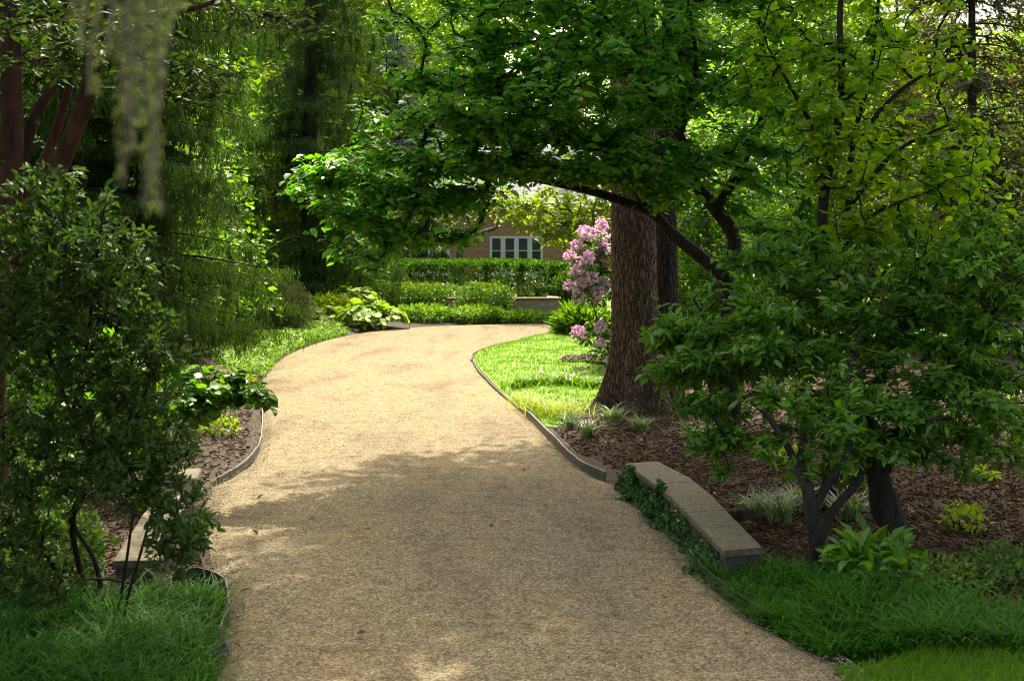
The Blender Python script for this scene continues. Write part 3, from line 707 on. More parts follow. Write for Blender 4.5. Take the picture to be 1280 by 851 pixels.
b = G(1122, 684); b[2] = 0; d = b[1]; rg = rng_(52)
root = thing('evergreen_shrub', 'large evergreen shrub on a thick leaning black trunk in the mulch', 'shrub', b)
l0 = pth((1124,690,d), (1112,640,d), (1098,600,d), (1088,560,d), (1080,520,d))
l1 = pth((1104,650,d+.02), (1096,615,d), (1108,580,d), (1130,540,d+.1), (1160,480,d+.2))
l2 = pth((1080,520,d), (1110,450,d+.3), (1140,380,d+.5)); l3 = pth((1160,480,d+.2), (1210,430,d+.3), (1250,380,d+.3))
l4 = pth((1088,560,d), (1140,530,d-.4), (1200,520,d-.6))
limbs = [(l0, np.linspace(.095, .05, len(l0))), (l1, np.linspace(.06, .03, len(l1))), (l2, np.linspace(.04, .012, len(l2))), (l3, np.linspace(.03, .012, len(l3))), (l4, np.linspace(.03, .012, len(l4)))]
T = np.vstack([EP(rg, 1130, 420, d+.4, 110, 120, .8, 240), EP(rg, 1215, 380, d+.3, 90, 100, .8, 170), EP(rg, 1180, 520, d, 120, 65, .7, 190), EP(rg, 1280, 470, d+.2, 80, 130, .8, 130),
               EP(rg, 1095, 545, d-.3, 70, 40, .4, 60), EP(rg, 1230, 300, d+.6, 70, 50, .5, 40), EP(rg, 1120, 290, d+.7, 60, 30, .5, 26)])
T = tiers(T, .26, .5, rg); T = T[np.sin(4.1*T[:, 0]+.3)*np.sin(3.7*T[:, 1]+.4)*np.sin(5.2*T[:, 2]) > -.30]
tr = Tree(rg, limbs, T, .12, .0034, .42, .06, .06)
g = Geo(); tr.wood(g, 5, 12); g.build('trunk', M['darkbark'], root, True)
g = Geo(); tr.leaves(g, leaf_oval(.38, .08, .12), 18, .068, 3, .022, .6, .05, .55, 1, .55, .55); g.build('crown', M['evergreen'], root)

b = G(1040, 641); b[2] = 0; d = b[1]; rg = rng_(53)
root = thing('understory_tree', 'slender tree with straight brown trunk rising through the evergreen shrubs', 'tree', b)
l0 = pth((1040,648,d), (1038,580,d), (1042,450,d+.1), (1036,330,d+.2), (1028,270,d+.2), (1038,200,d+.3), (1052,120,d+.3), (1050,20,d+.4), (1060,-80,d+.5))
l1 = pth((1042,450,d+.1), (1052,330,d+.3), (1060,260,d+.4), (1066,180,d+.5), (1090,80,d+.6), (1100,-20,d+.7))
l2 = pth((1038,200,d+.3), (1000,130,d+.1), (960,60,d)); l3 = pth((1060,260,d+.4), (1120,190,d+.2), (1200,150,d)); l4 = pth((1066,180,d+.5), (1130,110,d+.8), (1220,60,d+1))
l5 = pth((1036,330,d+.2), (1090,270,d), (1160,240,d-.2))
limbs = [(l0, np.interp(np.arange(len(l0)), [0, 18, 30, len(l0)-1], [.07, .042, .036, .015])), (l1, np.linspace(.034, .013, len(l1)))] + [(l, np.linspace(.024, .008, len(l))) for l in (l2, l3, l4, l5)]
T = np.vstack([EP(rg, 1180, 230, d+.3, 130, 80, 1.0, 150), EP(rg, 1130, 90, d+.6, 120, 100, 1.2, 80), EP(rg, 1010, 60, d+.4, 120, 100, 1.0, 110), EP(rg, 1080, -80, d+.6, 220, 90, 1.5, 120), EP(rg, 1080, 300, d+.2, 90, 45, .6, 60), EP(rg, 1045, 170, d-.2, 70, 100, .4, 60)])
tr = Tree(rg, limbs, T, .14, .0036, .42, .05, .06)
g = Geo(); tr.wood(g); g.build('trunk', M['darkbark'], root, True)
g = Geo(); tr.leaves(g, leaf_oval(.58, .06, .18), 10, .085, 4, .035, .8, .25, .35, 1, .45, .35); g.build('crown', M['lit'], root)

# ------------------------------------------------------------------ far side: house, hedges, terrace planting
def wall_with_openings(geo, x0, x1, z0, z1, y, th, ops):
    """a wall along x, facing -y, cut by openings (xa, xb, za, zb)"""
    xs = sorted({x0, x1, *[o[0] for o in ops], *[o[1] for o in ops]})
    for a, b in zip(xs[:-1], xs[1:]):
        o = [q for q in ops if q[0] <= a + 1e-6 and q[1] >= b - 1e-6]
        if not o: geo.box((a, y, z0), (b, y + th, z1))
        else:
            geo.box((a, y, z0), (b, y + th, o[0][2])); geo.box((a, y, o[0][3]), (b, y + th, z1))
HD = 42.0
hx0, hx1 = P(395, 0, HD)[0], P(1010, 0, HD)[0]
eave = P(0, 262, HD)[2]
house = thing('brick_house', 'red brick house with white casement windows and grey slate roof beyond the hedges', 'house', ((hx0+hx1)/2, HD, 0))
wa = (P(612,0,HD)[0], P(679,0,HD)[0], .75, P(0,295,HD)[2]); wb = (P(466,0,HD)[0], P(562,0,HD)[0], .75, P(0,297,HD)[2]); wc = (P(822,0,HD)[0], P(890,0,HD)[0], .75, P(0,295,HD)[2])
g = Geo(); wall_with_openings(g, hx0, hx1, -.1, eave, HD, .3, [wb, wa, wc])
g.box((hx0, HD+.302, -.1), (hx0+.3, HD+8, eave)); g.box((hx1-.3, HD+.302, -.1), (hx1, HD+8, eave)); g.box((hx0+.302, HD+7.7, -.1), (hx1-.302, HD+7.998, eave))
g.build('wall', M['brick'], house)
g = Geo(); g.box((hx0-.1, HD-.16, eave+.002), (hx1+.1, HD+.2, eave+.10)); g.box((hx0-.2, HD-.30, eave+.102), (hx1+.2, HD+.2, eave+.17)); g.build('cornice', M['white'], house)
g = Geo(); z0 = eave + .172
V = [(hx0-.35,HD-.45,z0),(hx1+.35,HD-.45,z0),(hx1+.35,HD+8.45,z0),(hx0-.35,HD+8.45,z0),(hx0+3.2,HD+4,z0+2.7),(hx1-3.2,HD+4,z0+2.7)]
g.add(V, [(0,1,5,4),(2,3,4,5)], [(1,2,5),(3,0,4)], [(3,2,1,0)]); roof = g.build('roof', M['slate'], house)
g = Geo(); g.box((1.4, HD+3.3, z0+1.9), (2.3, HD+4.2, z0+4.0)); g.box((1.33, HD+3.23, z0+4.002), (2.37, HD+4.27, z0+4.14)); ch = g.build('chimney', M['brick'], house)
for (xa, xb, za, zb) in (wa, wb, wc):
    n = 4; g = Geo(); fy = HD - .03; f = .075
    g.box((xa+.002, fy, za+.002), (xb-.002, HD+.12, za+f)); g.box((xa+.002, fy, zb-f), (xb-.002, HD+.12, zb-.002))
    w = (xb - xa) / n
    for i in range(n + 1):
        cx = xa + i*w; hw = .07 if 0 < i < n else .075
        lo = max(xa+.002, cx-hw/1.0 if i == n else (cx-hw if i else cx)); hi = min(xb-.002, cx+hw if i < n else cx)
        g.box((lo, fy-.004, za+f+.002), (hi, HD+.118, zb-f-.002))
    for i in range(n):
        g.box((xa+i*w+.075, fy+.02, (za+zb)/2+.12), (xa+(i+1)*w-.075, fy+.05, (za+zb)/2+.145))
    fr = g.build('window', M['white'], house)
    g = Geo(); g.box((xa+.01, HD+.05, za+.01), (xb-.01, HD+.07, zb-.01))
    o = g.build('pane', M['glass'], house); o.parent = fr
    g = Geo(); g.box((xa-.06, HD-.09, za-.06), (xb+.06, HD-.003, za-.002)); o = g.build('sill', M['white'], house); o.parent = fr

nb = thing('shingled_house', 'tall pale house with broad grey shingle roof behind the trees at upper right', 'house', (19, 44, 0))
g = Geo(); g.box((11, 42, -.1), (27, 52, 6.6)); g.build('wall', M['white'], nb)
g = Geo(); V = [(10.4,41.2,6.6),(27.6,41.2,6.6),(27.6,52.8,6.6),(10.4,52.8,6.6),(10.4,47,11.4),(27.6,47,11.4)]
g.add(V, [(0,1,5,4),(2,3,4,5),(3,2,1,0)], [(1,2,5),(3,0,4)]); g.build('roof', M['slate_light'], nb)
for xq in (13.2, 17.2, 21.2):
    for zq in (1.2, 4.2):
        g = Geo(); g.box((xq, 41.93, zq), (xq+1.3, 41.997, zq+1.6)); fr = g.build('window', M['slate'], nb)
        g = Geo(); g.box((xq+.08, 41.9, zq+.08), (xq+1.22, 41.928, zq+1.52)); o = g.build('pane', M['glass'], nb); o.parent = fr

# low tan brick wall in front of the tall hedge
x0, x1 = P(560, 0, 33)[0], P(700, 0, 33)[0]
lw = thing('low_brick_wall', 'low tan brick retaining wall showing between shrubs at the drive bend', 'brick wall', (x1, 33, 0))
g = Geo(); g.box((x0, 33, -.1), (x1, 33.25, .42)); g.box((x1-.25, 33.252, -.1), (x1, 35.4, .42)); g.build('wall', M['tanbrick'], lw)
g = Geo(); g.box((x0-.02, 32.97, .423), (x1+.03, 33.28, .475)); g.build('coping', M['tanstone'], lw)

def mass(name, label, cat, c, r, n, tmpl, size, mat, seed, box=False, group=None, stems=5, up=.6, rnd=.7, lump=.22, droop=0., flat_bottom=True):
    """a shrub: many short twigs from a few stems, leaf-sized faces through the volume, denser at an uneven outside"""
    rg = rng_(seed); c = np.asarray(c, float); r = np.asarray(r, float)
    if box:
        q = rg.random((n, 3)) * 2 - 1; f = rg.random(n) < .7; ax = rg.choice(3, n, p=[.12, .50, .38])
        sg = np.where(rg.random(n) < .5, -1., 1.); sg = np.where((ax == 2), 1., sg)
        sg = np.where((ax == 1) & (rg.random(n) < .5), -1., sg)
        i = np.where(f)[0]; q[i, ax[i]] = sg[i] * (1 - .22 * rg.random(len(i)) ** 2)
        v = q.copy(); q = np.sign(q) * np.abs(q) ** 1.0
        e = np.maximum(np.abs(q[:, 0:1]), 0) ; k = (np.abs(q) ** 3.6).sum(1) ** (1/3.6); q = q / np.maximum(k, 1)[:, None]
    else:
        v = unit(rg.standard_normal((n, 3))); q = v * rg.random(n)[:, None] ** .38
    w = np.zeros(n)
    for fq, am in ((2.1, 1.), (4.7, .7), (9.3, .45)):
        s = c * .7 + q * r; w += am * np.sin(fq*s[:, 0]/max(r.min(), .3)+seed) * np.cos(fq*s[:, 1]/max(r.min(), .3)+1.3*seed) * np.sin(fq*.8*s[:, 2]/max(r.min(), .3)+2.1*seed+1)
    q = q * (1 + lump * w)[:, None]
    p = c + q * r
    if flat_bottom: p = p[p[:, 2] > .03]; 
    m = len(p); out = unit((p - c) / r)
    dirs = unit(out + .8*rg.standard_normal((m, 3)) + np.array([0, 0, .25 - droop]))
    nrm = out * .5 + np.array([0, 0, up]) + rnd * rg.standard_normal((m, 3))
    root = thing(name, label, cat, (c[0], c[1], 0), group)
    g = Geo(); place(g, tmpl, p, dirs, nrm, size * (.65 + .7*rg.random(m))); g.build('foliage', mat, root)
    g = Geo()
    for i in range(stems):
        e = c + unit(rg.standard_normal(3)) * r * .75; e[2] = abs(e[2] - c[2]) * .5 + c[2]
        s0 = np.array([c[0] + (e[0]-c[0])*.25, c[1] + (e[1]-c[1])*.25, -.03])
        tube(g, smooth_path([s0, (s0+e)/2 + rg.standard_normal(3)*.04*r, e], 4), np.linspace(.02, .007, 9) * max(.5, r.max()), 5)
    g.build('stem', M['darkbark'], root)
    return root

def at(px, py0, py1, d):   # centre height and half height of something spanning rows py0..py1 at depth d
    a, b = P(px, py0, d), P(px, py1, d); return a[0], max(b[2], 0), a[2]
def shrub(name, label, cat, px, py0, d, rx, ry, n, tmpl, size, mat, seed, **k):
    x, z1, z0 = (lambda a: (a[0], a[2], 0))(P(px, py0, d))
    c = (x, d, z1 * .5); return mass(name, label, cat, c, (rx * d / F, ry, z1 * .5), n, tmpl, size, mat, seed, **k)
DIA = leaf_diamond(.55); DIAn = leaf_diamond(.36)
shrub('hedge', 'tall clipped dark green hedge in front of the brick house', 'hedge', 560, 326, 36.5, 178, .9, 26000, DIA, .085, M['hedge'], 61, box=True, stems=9, lump=.12)
for px, py, rx, sd, lab in ((420, 352, 48, 62, 'pale green rounded azalea mound behind the hostas, at the left end of the middle tier'), (488, 350, 50, 162, 'pale green rounded azalea mound in the middle tier, right of the hostas'), (545, 353, 40, 262, 'pale green azalea mound next to the rounded shrub at the low wall')):
    shrub('azalea_mound', lab, 'shrub', px, py, 33.8, rx, .65, 5200, DIA, .07, M['hedge2'], sd, lump=.15, group='azalea mounds before the tall hedge')
shrub('round_shrub', 'rounded pale green shrub standing against the low brick wall', 'shrub', 606, 352, 32.5, 40, .6, 4200, DIA, .07, M['hedge2'], 63, lump=.16)
shrub('round_shrub', 'tall rounded green shrub at the right end of the clipped hedge', 'shrub', 712, 340, 35.4, 26, .5, 2600, DIA, .08, M['hedge'], 64)
for px, py, rx, lab, sd in ((530, 383, 44, 'leafy ground cover clump at the drive bend, nearest the hosta', 65), (596, 384, 36, 'leafy ground cover clump at the drive bend, below the rounded shrub', 66), (655, 391, 36, 'leafy ground cover clump at the drive bend, below the low brick wall', 67)):
    shrub('ground_cover_clump', lab, 'ground cover', px, py, 31.3, rx, .55, 2600, DIAn, .11, M['cover'], sd, group='ground cover clumps along the far edge of the drive', lump=.15, up=.9, droop=.2, stems=3)
shrub('yew_shrub', 'dense rounded dark yew shrub under the weeping spruce', 'shrub', 346, 346, 27.4, 46, .75, 7500, leaf_diamond(.22), .085, M['yew'], 68, lump=.12)
shrub('leafy_shrub', 'loose yellow-green shrub behind the hosta, beside the yew', 'shrub', 412, 368, 30.6, 32, .6, 2300, DIA, .09, M['bright'], 69, lump=.2)
shrub('leafy_shrub', 'yellow-green shrub at left behind the yew, against the hedge', 'shrub', 330, 336, 33, 60, .8, 3600, DIA, .09, M['hedge2'], 70, lump=.2)
shrub('daylily_clump', 'small arching green clump on mulch at the tip of the lawn', 'daylily', 728, 390, 27.2, 30, .45, 2200, leaf_diamond(.16), .26, M['cover'], 71, up=.3, stems=2, droop=-.3)

def rosette(name, label, cat, base, n, tmpl, size, stemh, mat, seed, spread=.3, group=None, droop=.25):
    """leaves on arching stalks out of one crown: hostas and their kin"""
    rg = rng_(seed); base = np.asarray(base, float); root = thing(name, label, cat, base, group)
    a = rg.random(n)*6.28; t = rg.random(n)**.6; u = np.stack([np.cos(a), np.sin(a), 0*a], -1)
    h = stemh * (1.1 - .55*t) * (.8 + .4*rg.random(n)); tip = base + u*(spread*t)[:, None] + np.array([0,0,1.])*h[:, None]
    g = Geo(); place(g, tmpl, tip, u*.9 + np.array([0,0,1.])*(.35 - t*.8 - droop)[:, None] + .2*rg.standard_normal((n,3)), np.array([0,0,1.]) + u*.3 + .25*rg.standard_normal((n,3)), size*(.7+.6*rg.random(n)))
    g.build('leaves', mat, root)
    g = Geo()
    for q, uu in zip(tip, u): tube(g, [base + uu*.01, base + (q-base)*np.array([.4,.4,.75]), q], [.006,.005,.003], 4)
    g.build('stem', M['cover'], root); return root
HL = leaf_heart(.82)
hg = 'hostas at the bend of the drive'
rosette('hosta', 'pale yellow-green hosta with large heart leaves, nearest the drive edge', 'hosta', G(462, 411), 120, HL, .28, .48, M['hosta'], 81, .72, hg)
rosette('hosta', 'large-leaved pale hosta behind the one at the drive edge', 'hosta', G(440, 402), 110, HL, .30, .66, M['hosta'], 82, .75, hg)
rosette('hosta', 'yellow-green hosta beside the yew, leftmost of the hostas', 'hosta', G(404, 410), 80, HL, .24, .42, M['bright'], 83, .6, hg)

# strips of green cover along the left edge of the drive and tufts by the big tree
rg = rng_(84)
pl = np.array([G(*q)[:2] for q in ((436,418),(385,430),(350,447),(332,470),(300,470),(262,452),(265,432),(330,415),(395,405))])
p = scatter(rg, pl, 7000, False); n = len(p)
g = Geo(); a = rg.random(n)*6.28
place(g, DIAn, p + np.array([0,0,1.])*(.02+.16*rg.random(n))[:, None], np.stack([np.cos(a), np.sin(a), .5*rg.standard_normal(n)], -1), np.array([0,0,1.])+.5*rg.standard_normal((n,3)), .06+.05*rg.random(n))
blades(g, p[:3000], .16+.1*rg.random(3000), .014, .5+.4*rg.random(3000), rg)
tag(g.build('ground_cover', M['cover']), 'low green ground cover along the left edge of the far drive', 'ground cover', kind='stuff')

def tufts(spots, mat, cat, name, group, seed, nb=70, h=.25, w=.010):
    rg = rng_(seed)
    for b, lab, sc in spots:
        b = np.asarray(b, float).copy(); b[2] = float(rise(b[0], b[1])) - .005
        root = thing(name, lab, cat, b, group)
        n = int(nb * sc); q = b + np.column_stack([rg.standard_normal((n, 2))*(.035 if nb <= 120 and h < .26 else .11)*sc, np.zeros(n)])
        g = Geo(); blades(g, q, h*sc*(.6+.6*rg.random(n)), w, .5+.6*rg.random(n), rg, 4); g.build('blades', mat, root)
sg = 'striped grass tufts in the right bed'
tufts([(G(735,548), 'striped grass tuft beside the curled edging below the big tree', 1.0), (G(765,535), 'striped grass tuft at the foot of the big trunk', 1.1), (G(715,535), 'striped grass tuft where the lawn meets the curled edging', .9),
       (G(800,545), 'striped grass tuft in mulch right of the big trunk', .9), (G(945,655), 'striped grass tuft behind the near end of the right stone wall', 1.0), (G(975,662), 'striped grass tuft between the stone wall and the forked shrub stems', 1.1),
       (G(1000,645), 'striped grass tuft left of the straight brown trunk', 1.0), (G(1060,655), 'striped grass tuft between the brown trunk and the leaning black trunk', 1.1), (G(870,560), 'striped grass tuft under the overhanging evergreen leaves', .9)], M['tuft'], 'grass tuft', 'grass_tuft', sg, 85, 120)
tufts([(G(668,512), 'yellow sedge tuft at the lawn edge, above the curled edging', 1.0), (G(690,520), 'yellow sedge tuft next to the curled edging strip', 1.1), (G(712,524), 'yellow sedge tuft nearest the big trunk', 1.0), (G(652,503), 'yellow sedge tuft farthest along the lawn edge', .8)], M['sedge'], 'sedge', 'sedge_tuft', 'yellow sedge tufts at the lawn edge', 86, 110, .27)
lg = 'leafy bulb clumps on the lawn'
tufts([(G(655,485), 'leafy green bulb clump at the left of the row before the trunk', 1.1), (G(685,484), 'leafy green bulb clump second from the left before the trunk', 1.2), (G(715,486), 'leafy green bulb clump in the middle of the row before the trunk', 1.2), (G(742,488), 'leafy green bulb clump touching the big trunk', 1.1)], M['cover'], 'bulb foliage', 'bulb_clump', lg, 87, 130, .19, .02)

# dark border grass at right, grass at bottom left
def border(name, label, poly, n, seed, h, w, mat):
    rg = rng_(seed); p = scatter(rg, poly, n, True)
    k = vnoise(p[:, 0]*3, p[:, 1]*3); n = len(p)
    g = Geo(); blades(g, p, h*(.55+.6*rg.random(n))*(1+.22*k), w*(.7+.6*rg.random(n)), .45+.7*rg.random(n), rg, 4)
    return tag(g.build(name, mat), label, 'border grass', kind='stuff')
bp = [G(*q)[:2] for q in ((866,706),(907,745),(948,779),(1030,822),(1150,826),(1290,842),(1300,800),(1180,772),(1080,752),(1000,735),(940,712),(905,700))]
border('border_grass', 'dark green border grass between gravel drive and mulch at right', bp, 8500, 88, .19, .0115, M['liriope'])
bp = [G(*q)[:2] for q in ((278,760),(282,748),(236,750),(150,768),(40,775),(-60,790),(-60,900),(262,900),(268,800))]
border('border_grass', 'dark green long grass at the bottom left drive edge', bp, 5200, 89, .23, .0115, M['liriope'])

# smaller plants of the right bed
b = G(1090, 742); rg = rng_(90)
shrub('leafy_perennial', 'dark leafy perennial with long leaves between the border grass and the leaning trunk', 'perennial', 1088, 672, b[1], 56, .3, 420, leaf_oval(.34, .1, .25), .12, M['evergreen'], 90, up=.9, rnd=.4, droop=.1)
pg = 'yellow-green plants in the right mulch'
for px, py, top, rx, sd, lab in ((1205, 668, 632, 30, 91, 'yellow-green low plant on open mulch right of the leaning trunk'), (1225, 606, 585, 22, 92, 'pale yellow-green plant far back in the right mulch'), (1000, 640, 615, 20, 93, 'small yellow-green plant behind the forked shrub stems'), (1075, 615, 585, 22, 94, 'yellow-green plant seen between the brown and black trunks'), (985, 585, 560, 20, 95, 'small bright plant deep under the evergreen shrub'), (1255, 560, 520, 30, 99, 'bright yellow-green plant at the back of the bed near the frame edge')):
    b = G(px, py); shrub('mulch_plant', lab, 'plant', px, top, b[1], rx, .16, 160, leaf_oval(.5, .1, .2), .055, M['bright'], sd, group=pg, up=1, rnd=.35, stems=3)
for px, py, top, rx, sd, lab in ((1170, 752, 700, 70, 96, 'fine-leaved low fern-like plants right of the dark perennial'), (1262, 740, 680, 60, 97, 'loose low plants with fine leaves at the right frame edge'), (1210, 800, 762, 80, 98, 'low green spreading plants next to the border grass at right')):
    b = G(px, py); shrub('spreading_plant', lab, 'plant', px, top, b[1], rx, .3, 1100, leaf_oval(.42, .1, .2), .035, M['hedge2'] if sd == 96 else M['hedge'], sd, up=1, rnd=.4, stems=6, lump=.25)
g = Geo(); b = G(925, 655); 
tube(g, smooth_path([b + [-.06, .1, .04], b + [0, 0, .07], b + [.10, -.12, .05]], 5), [.02]+[.045]*9+[.03], 9, lump=.1, rg=rng_(100)); 
tag(g.build('log', M['bark_log'], None, True), 'short mossy log on the mulch behind the right stone wall', 'log')

# ------------------------------------------------------------------ rhododendron
rg = rng_(101); b = G(770, 462); d = b[1]
root = thing('rhododendron', 'pink flowering rhododendron partly hidden by the big trunk', 'shrub', b)
limbs = [(smooth_path([b + [0,0,-.05], P(775,400,d), P(770,350,d), P(765,310,d)], 5), np.linspace(.03, .012, 16)), (smooth_path([b, P(750,410,d-.1), P(735,360,d-.1)], 5), np.linspace(.022, .01, 11)), (smooth_path([b, P(810,400,d+.2), P(840,340,d+.3)], 5), np.linspace(.022, .01, 11))]
T = np.vstack([EP(rg, 748, 345, d, 40, 62, .6, 70), EP(rg, 800, 330, d+.2, 50, 60, .6, 50), EP(rg, 748, 415, d, 34, 34, .45, 34), EP(rg, 742, 315, d, 24, 22, .3, 16)])
tr = Tree(rg, limbs, T, .15, .004, .42, .04, .05); g = Geo(); tr.wood(g); g.build('trunk', M['darkbark'], root, True)
g = Geo(); tr.leaves(g, leaf_oval(.32, .06, .2), 18, .11, 2, .02, .7, .15, .45, 1, .5, .3); g.build('foliage', M['hedge2'], root)
def truss(seed):
    rg = rng_(seed); n = 60; v = unit(rg.standard_normal((n, 3)) + np.array([0, -.2, .5])); g = Geo()
    place(g, leaf_oval(.8, .05, .25), v*.055, v + .5*rg.standard_normal((n,3)), np.array([0,0,.6]) + v + .4*rg.standard_normal((n,3)), .05*(.7+.6*rg.random(n)))
    return g
cl = [truss(s).build('blossom', M['petal']) for s in (1, 2, 3)]
tips = tr.N[tr.tips]; o_ = np.argsort(tips[:, 1] - .35*tips[:, 2] + .3*rg.random(len(tips)))
spots = []
for q in tips[o_]:
    if all(np.linalg.norm(q - w) > .18 for w in spots): spots.append(q)
    if len(spots) == 46: break
for i, q in enumerate(spots):
    o = cl[i] if i < 3 else cl[i % 3].copy()
    if i >= 3: COL.objects.link(o)
    o.parent = root; o.location = tuple(q - b + np.array([0, -.03, .04])); o.rotation_euler = (rg.uniform(-.4,.4), rg.uniform(-.4,.4), rg.uniform(0,6.28)); s = rg.uniform(.75, 1.25); o.scale = (s, s, s)

# ------------------------------------------------------------------ trees: grown once per kind, then copied
def grow_tree(name, label, cat, base, limbs, T, leafargs, mat, bark, rg, step=.3, rtip=.008, group=None, tm=None, sag=.06):
    root = thing(name, label, cat, base, group)
    tr = Tree(rg, limbs, T, step, rtip, .42, sag, .06); g = Geo(); tr.wood(g, 4, 8); g.build('trunk', bark, root, True)
    g = Geo(); tr.leaves(g, tm or DIA, **leafargs); g.build('crown', mat, root); return root
def copy_tree(src, loc, rz, sc, label, group=None, mat=None):
    r = src.copy(); COL.objects.link(r); r.location = tuple(loc); r.rotation_euler = (0, 0, rz); r.scale = (sc, sc, sc); r['label'] = label
    if group: r['group'] = group
    for ch in list(src.children):
        c = ch.copy(); COL.objects.link(c); c.parent = r
        if mat and ch.name.startswith('crown'):
            c.material_slots[0].link = 'OBJECT'; c.material_slots[0].material = mat
    return r

rg = rng_(111); d = 34.0; b = P(755, 420, 33); b[2] = 0; d = b[1]
l0 = pth((757,402,d), (750,330,d), (728,290,d), (705,250,d)); l1 = pth((757,360,d), (748,310,d+.1), (742,262,d), (760,225,d)); l2 = pth((750,330,d), (770,300,d), (790,260,d))
limbs = [(l0, np.linspace(.06,.02,len(l0))), (l1, np.linspace(.05,.02,len(l1))), (l2, np.linspace(.04,.02,len(l2)))]
T = np.vstack([EP(rg, 720, 270, d, 85, 55, 1.5, 130), EP(rg, 760, 220, d, 100, 60, 1.6, 120), EP(rg, 655, 258, d, 52, 28, .8, 60), EP(rg, 705, 285, d, 34, 26, .8, 36), EP(rg, 830, 260, d, 60, 50, 1.2, 50)])
grow_tree('ornamental_tree', 'small tree with bright translucent leaves in front of the brick house', 'tree', b, limbs, T, dict(per=10, size=.15, span=3, jit=.06), M['bright'], M['greybark'], rg)
rg = rng_(112); b = P(580, 420, 39); b[2] = 0; d = b[1]
l0 = pth((575,390,d), (572,340,d), (580,300,d), (600,292,d), (620,285,d)); l1 = pth((572,340,d), (545,300,d), (520,270,d))
limbs = [(l0, np.linspace(.12,.05,len(l0))), (l1, np.linspace(.07,.03,len(l1)))]
T = np.vstack([EP(rg, 600, 240, d, 60, 22, 1.0, 50), EP(rg, 545, 265, d, 70, 35, 1.2, 70), EP(rg, 505, 285, d, 45, 30, 1.0, 50), EP(rg, 510, 308, d-.6, 62, 20, .7, 70), EP(rg, 560, 225, d, 90, 30, 1.2, 90)])
grow_tree('crooked_tree', 'small crooked tree with pale grey limb before the house windows', 'tree', b, limbs, T, dict(per=8, size=.14, span=3, jit=.06), M['mid'], M['greybark'], rg)

# prototype of a tall loose deciduous tree, 12 m
def proto(seed, name, label, mat, loc, n=420, lsize=.20, per=22, dark=None, group=None):
    rg = rng_(seed); limbs = [(smooth_path([(0,0,-.2), (.1,0,2), (-.1,.1,5), (.1,-.1,9)], 5), np.linspace(.22, .06, 16))]
    for a in np.arange(6)*1.05 + rg.random():
        h = rg.uniform(2.0, 6); L = rg.uniform(1.8, 3.0); limbs.append((smooth_path([(0,0,h), (L*.5*math.cos(a), L*.5*math.sin(a), h+.8), (L*math.cos(a), L*math.sin(a), h+1.4)], 4), np.linspace(.07, .02, 9)))
    T = np.vstack([ell(rg, (0,0,6.8), (3.3,3.3,4.6), n, .5), ell(rg, (.9,-.8,3.6), (2.7,2.7,2.0), n//3, .5), ell(rg, (-1.2,.6,9), (2,2,2.6), n//4, .5)])
    r = grow_tree(name, label, 'tree', (0,0,0), limbs, T, dict(per=per, size=lsize, span=3, jit=.20), mat, dark or M['greybark'], rg, .5, .012, group)
    r.location = tuple(loc); return r
bgp = 'leafy trees beyond the drive'
tA = proto(121, 'broadleaf_tree', 'bright yellow-green tree rising behind the left end of the hedge', M['bright'], (-5.2, 46, 0), group=bgp)
tB = proto(122, 'broadleaf_tree', 'mid green tree behind the big trunk, before the brick house', M['mid'], (5.5, 36.5, 0), group=bgp)
def X(px, d): return (px - CX) * d / F
for src, px, d, rz, sc, lab, mat in (
    (tA, 1130, 27, 1.2, .62, 'yellow-green small tree behind the understory trunk at right', None),
    (tB, 1000, 26, 2.2, .60, 'mid green small tree between the big trunk and the understory tree', None),
    (tA, 1260, 31, 3.0, .48, 'yellow-green tree at the right frame edge, below the shingle roof', None),
    (tB, 890, 33, .7, .70, 'mid green tree right behind the twin dark trunk of the shade tree', None),
    (tA, 1060, 39, 4.0, .65, 'yellow-green tree on the far lawn, left of the shingle-roofed house', None),
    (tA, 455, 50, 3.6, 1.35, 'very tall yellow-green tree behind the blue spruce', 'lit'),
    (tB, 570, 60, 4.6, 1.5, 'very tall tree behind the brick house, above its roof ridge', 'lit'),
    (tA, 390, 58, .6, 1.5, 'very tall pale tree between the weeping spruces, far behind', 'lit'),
    (tB, 300, 46, 2.0, 1.35, 'very tall tree behind the farther weeping spruce', None),
    (tB, 350, 52, 5.0, 1.0, 'mid green tree far behind the weeping spruces', None),
    (tA, 520, 56, 2.6, .95, 'tall yellow-green tree behind the brick roof', None),
    (tB, 720, 58, 3.3, 1.0, 'tall mid green tree behind the chimney of the brick house', None),
    (tA, 215, 44, .3, .8, 'yellow-green tree glimpsed left of the weeping spruce', None),
    (tB, 60, 36, 1.0, .8, 'mid green tree behind the rusty trunks at far left', None),
    (tA, 130, 30, 1.9, .6, 'small yellow-green tree behind the rusty trunks', None),
    (tB, 1400, 36, 4.4, .95, 'tall mid green tree outside the right edge of the view', None),
    (tB, -60, 25, 2.9, .75, 'mid green tree beyond the left edge of the view', None),
    (tB, 960, 62, .4, 1.05, 'tall mid green tree beyond the lawn between the two houses', None),
    (tA, 850, 52, 1.4, .9, 'bright tree behind the right half of the brick house', None)):
    copy_tree(src, (X(px, d), d, 0), rz, sc, lab, bgp, M[mat] if mat else None)
# trees added out of view so that their crowns shade the near drive and beds
og = 'unseen tall trees added to shade the near drive'
for x, y, rz, sc, lab in ((6.2, 8.0, 1.7, 1.05, 'unseen tall tree added for shade right of the border grass'), (-7.5, 9.0, 2.5, .9, 'unseen tall tree added for shade left of the rusty trunks'), (-6.5, 3.5, .9, .8, 'unseen tall tree added for shade left of the near grass')):
    copy_tree(tB, (x, y, 0), rz, sc, lab, og)

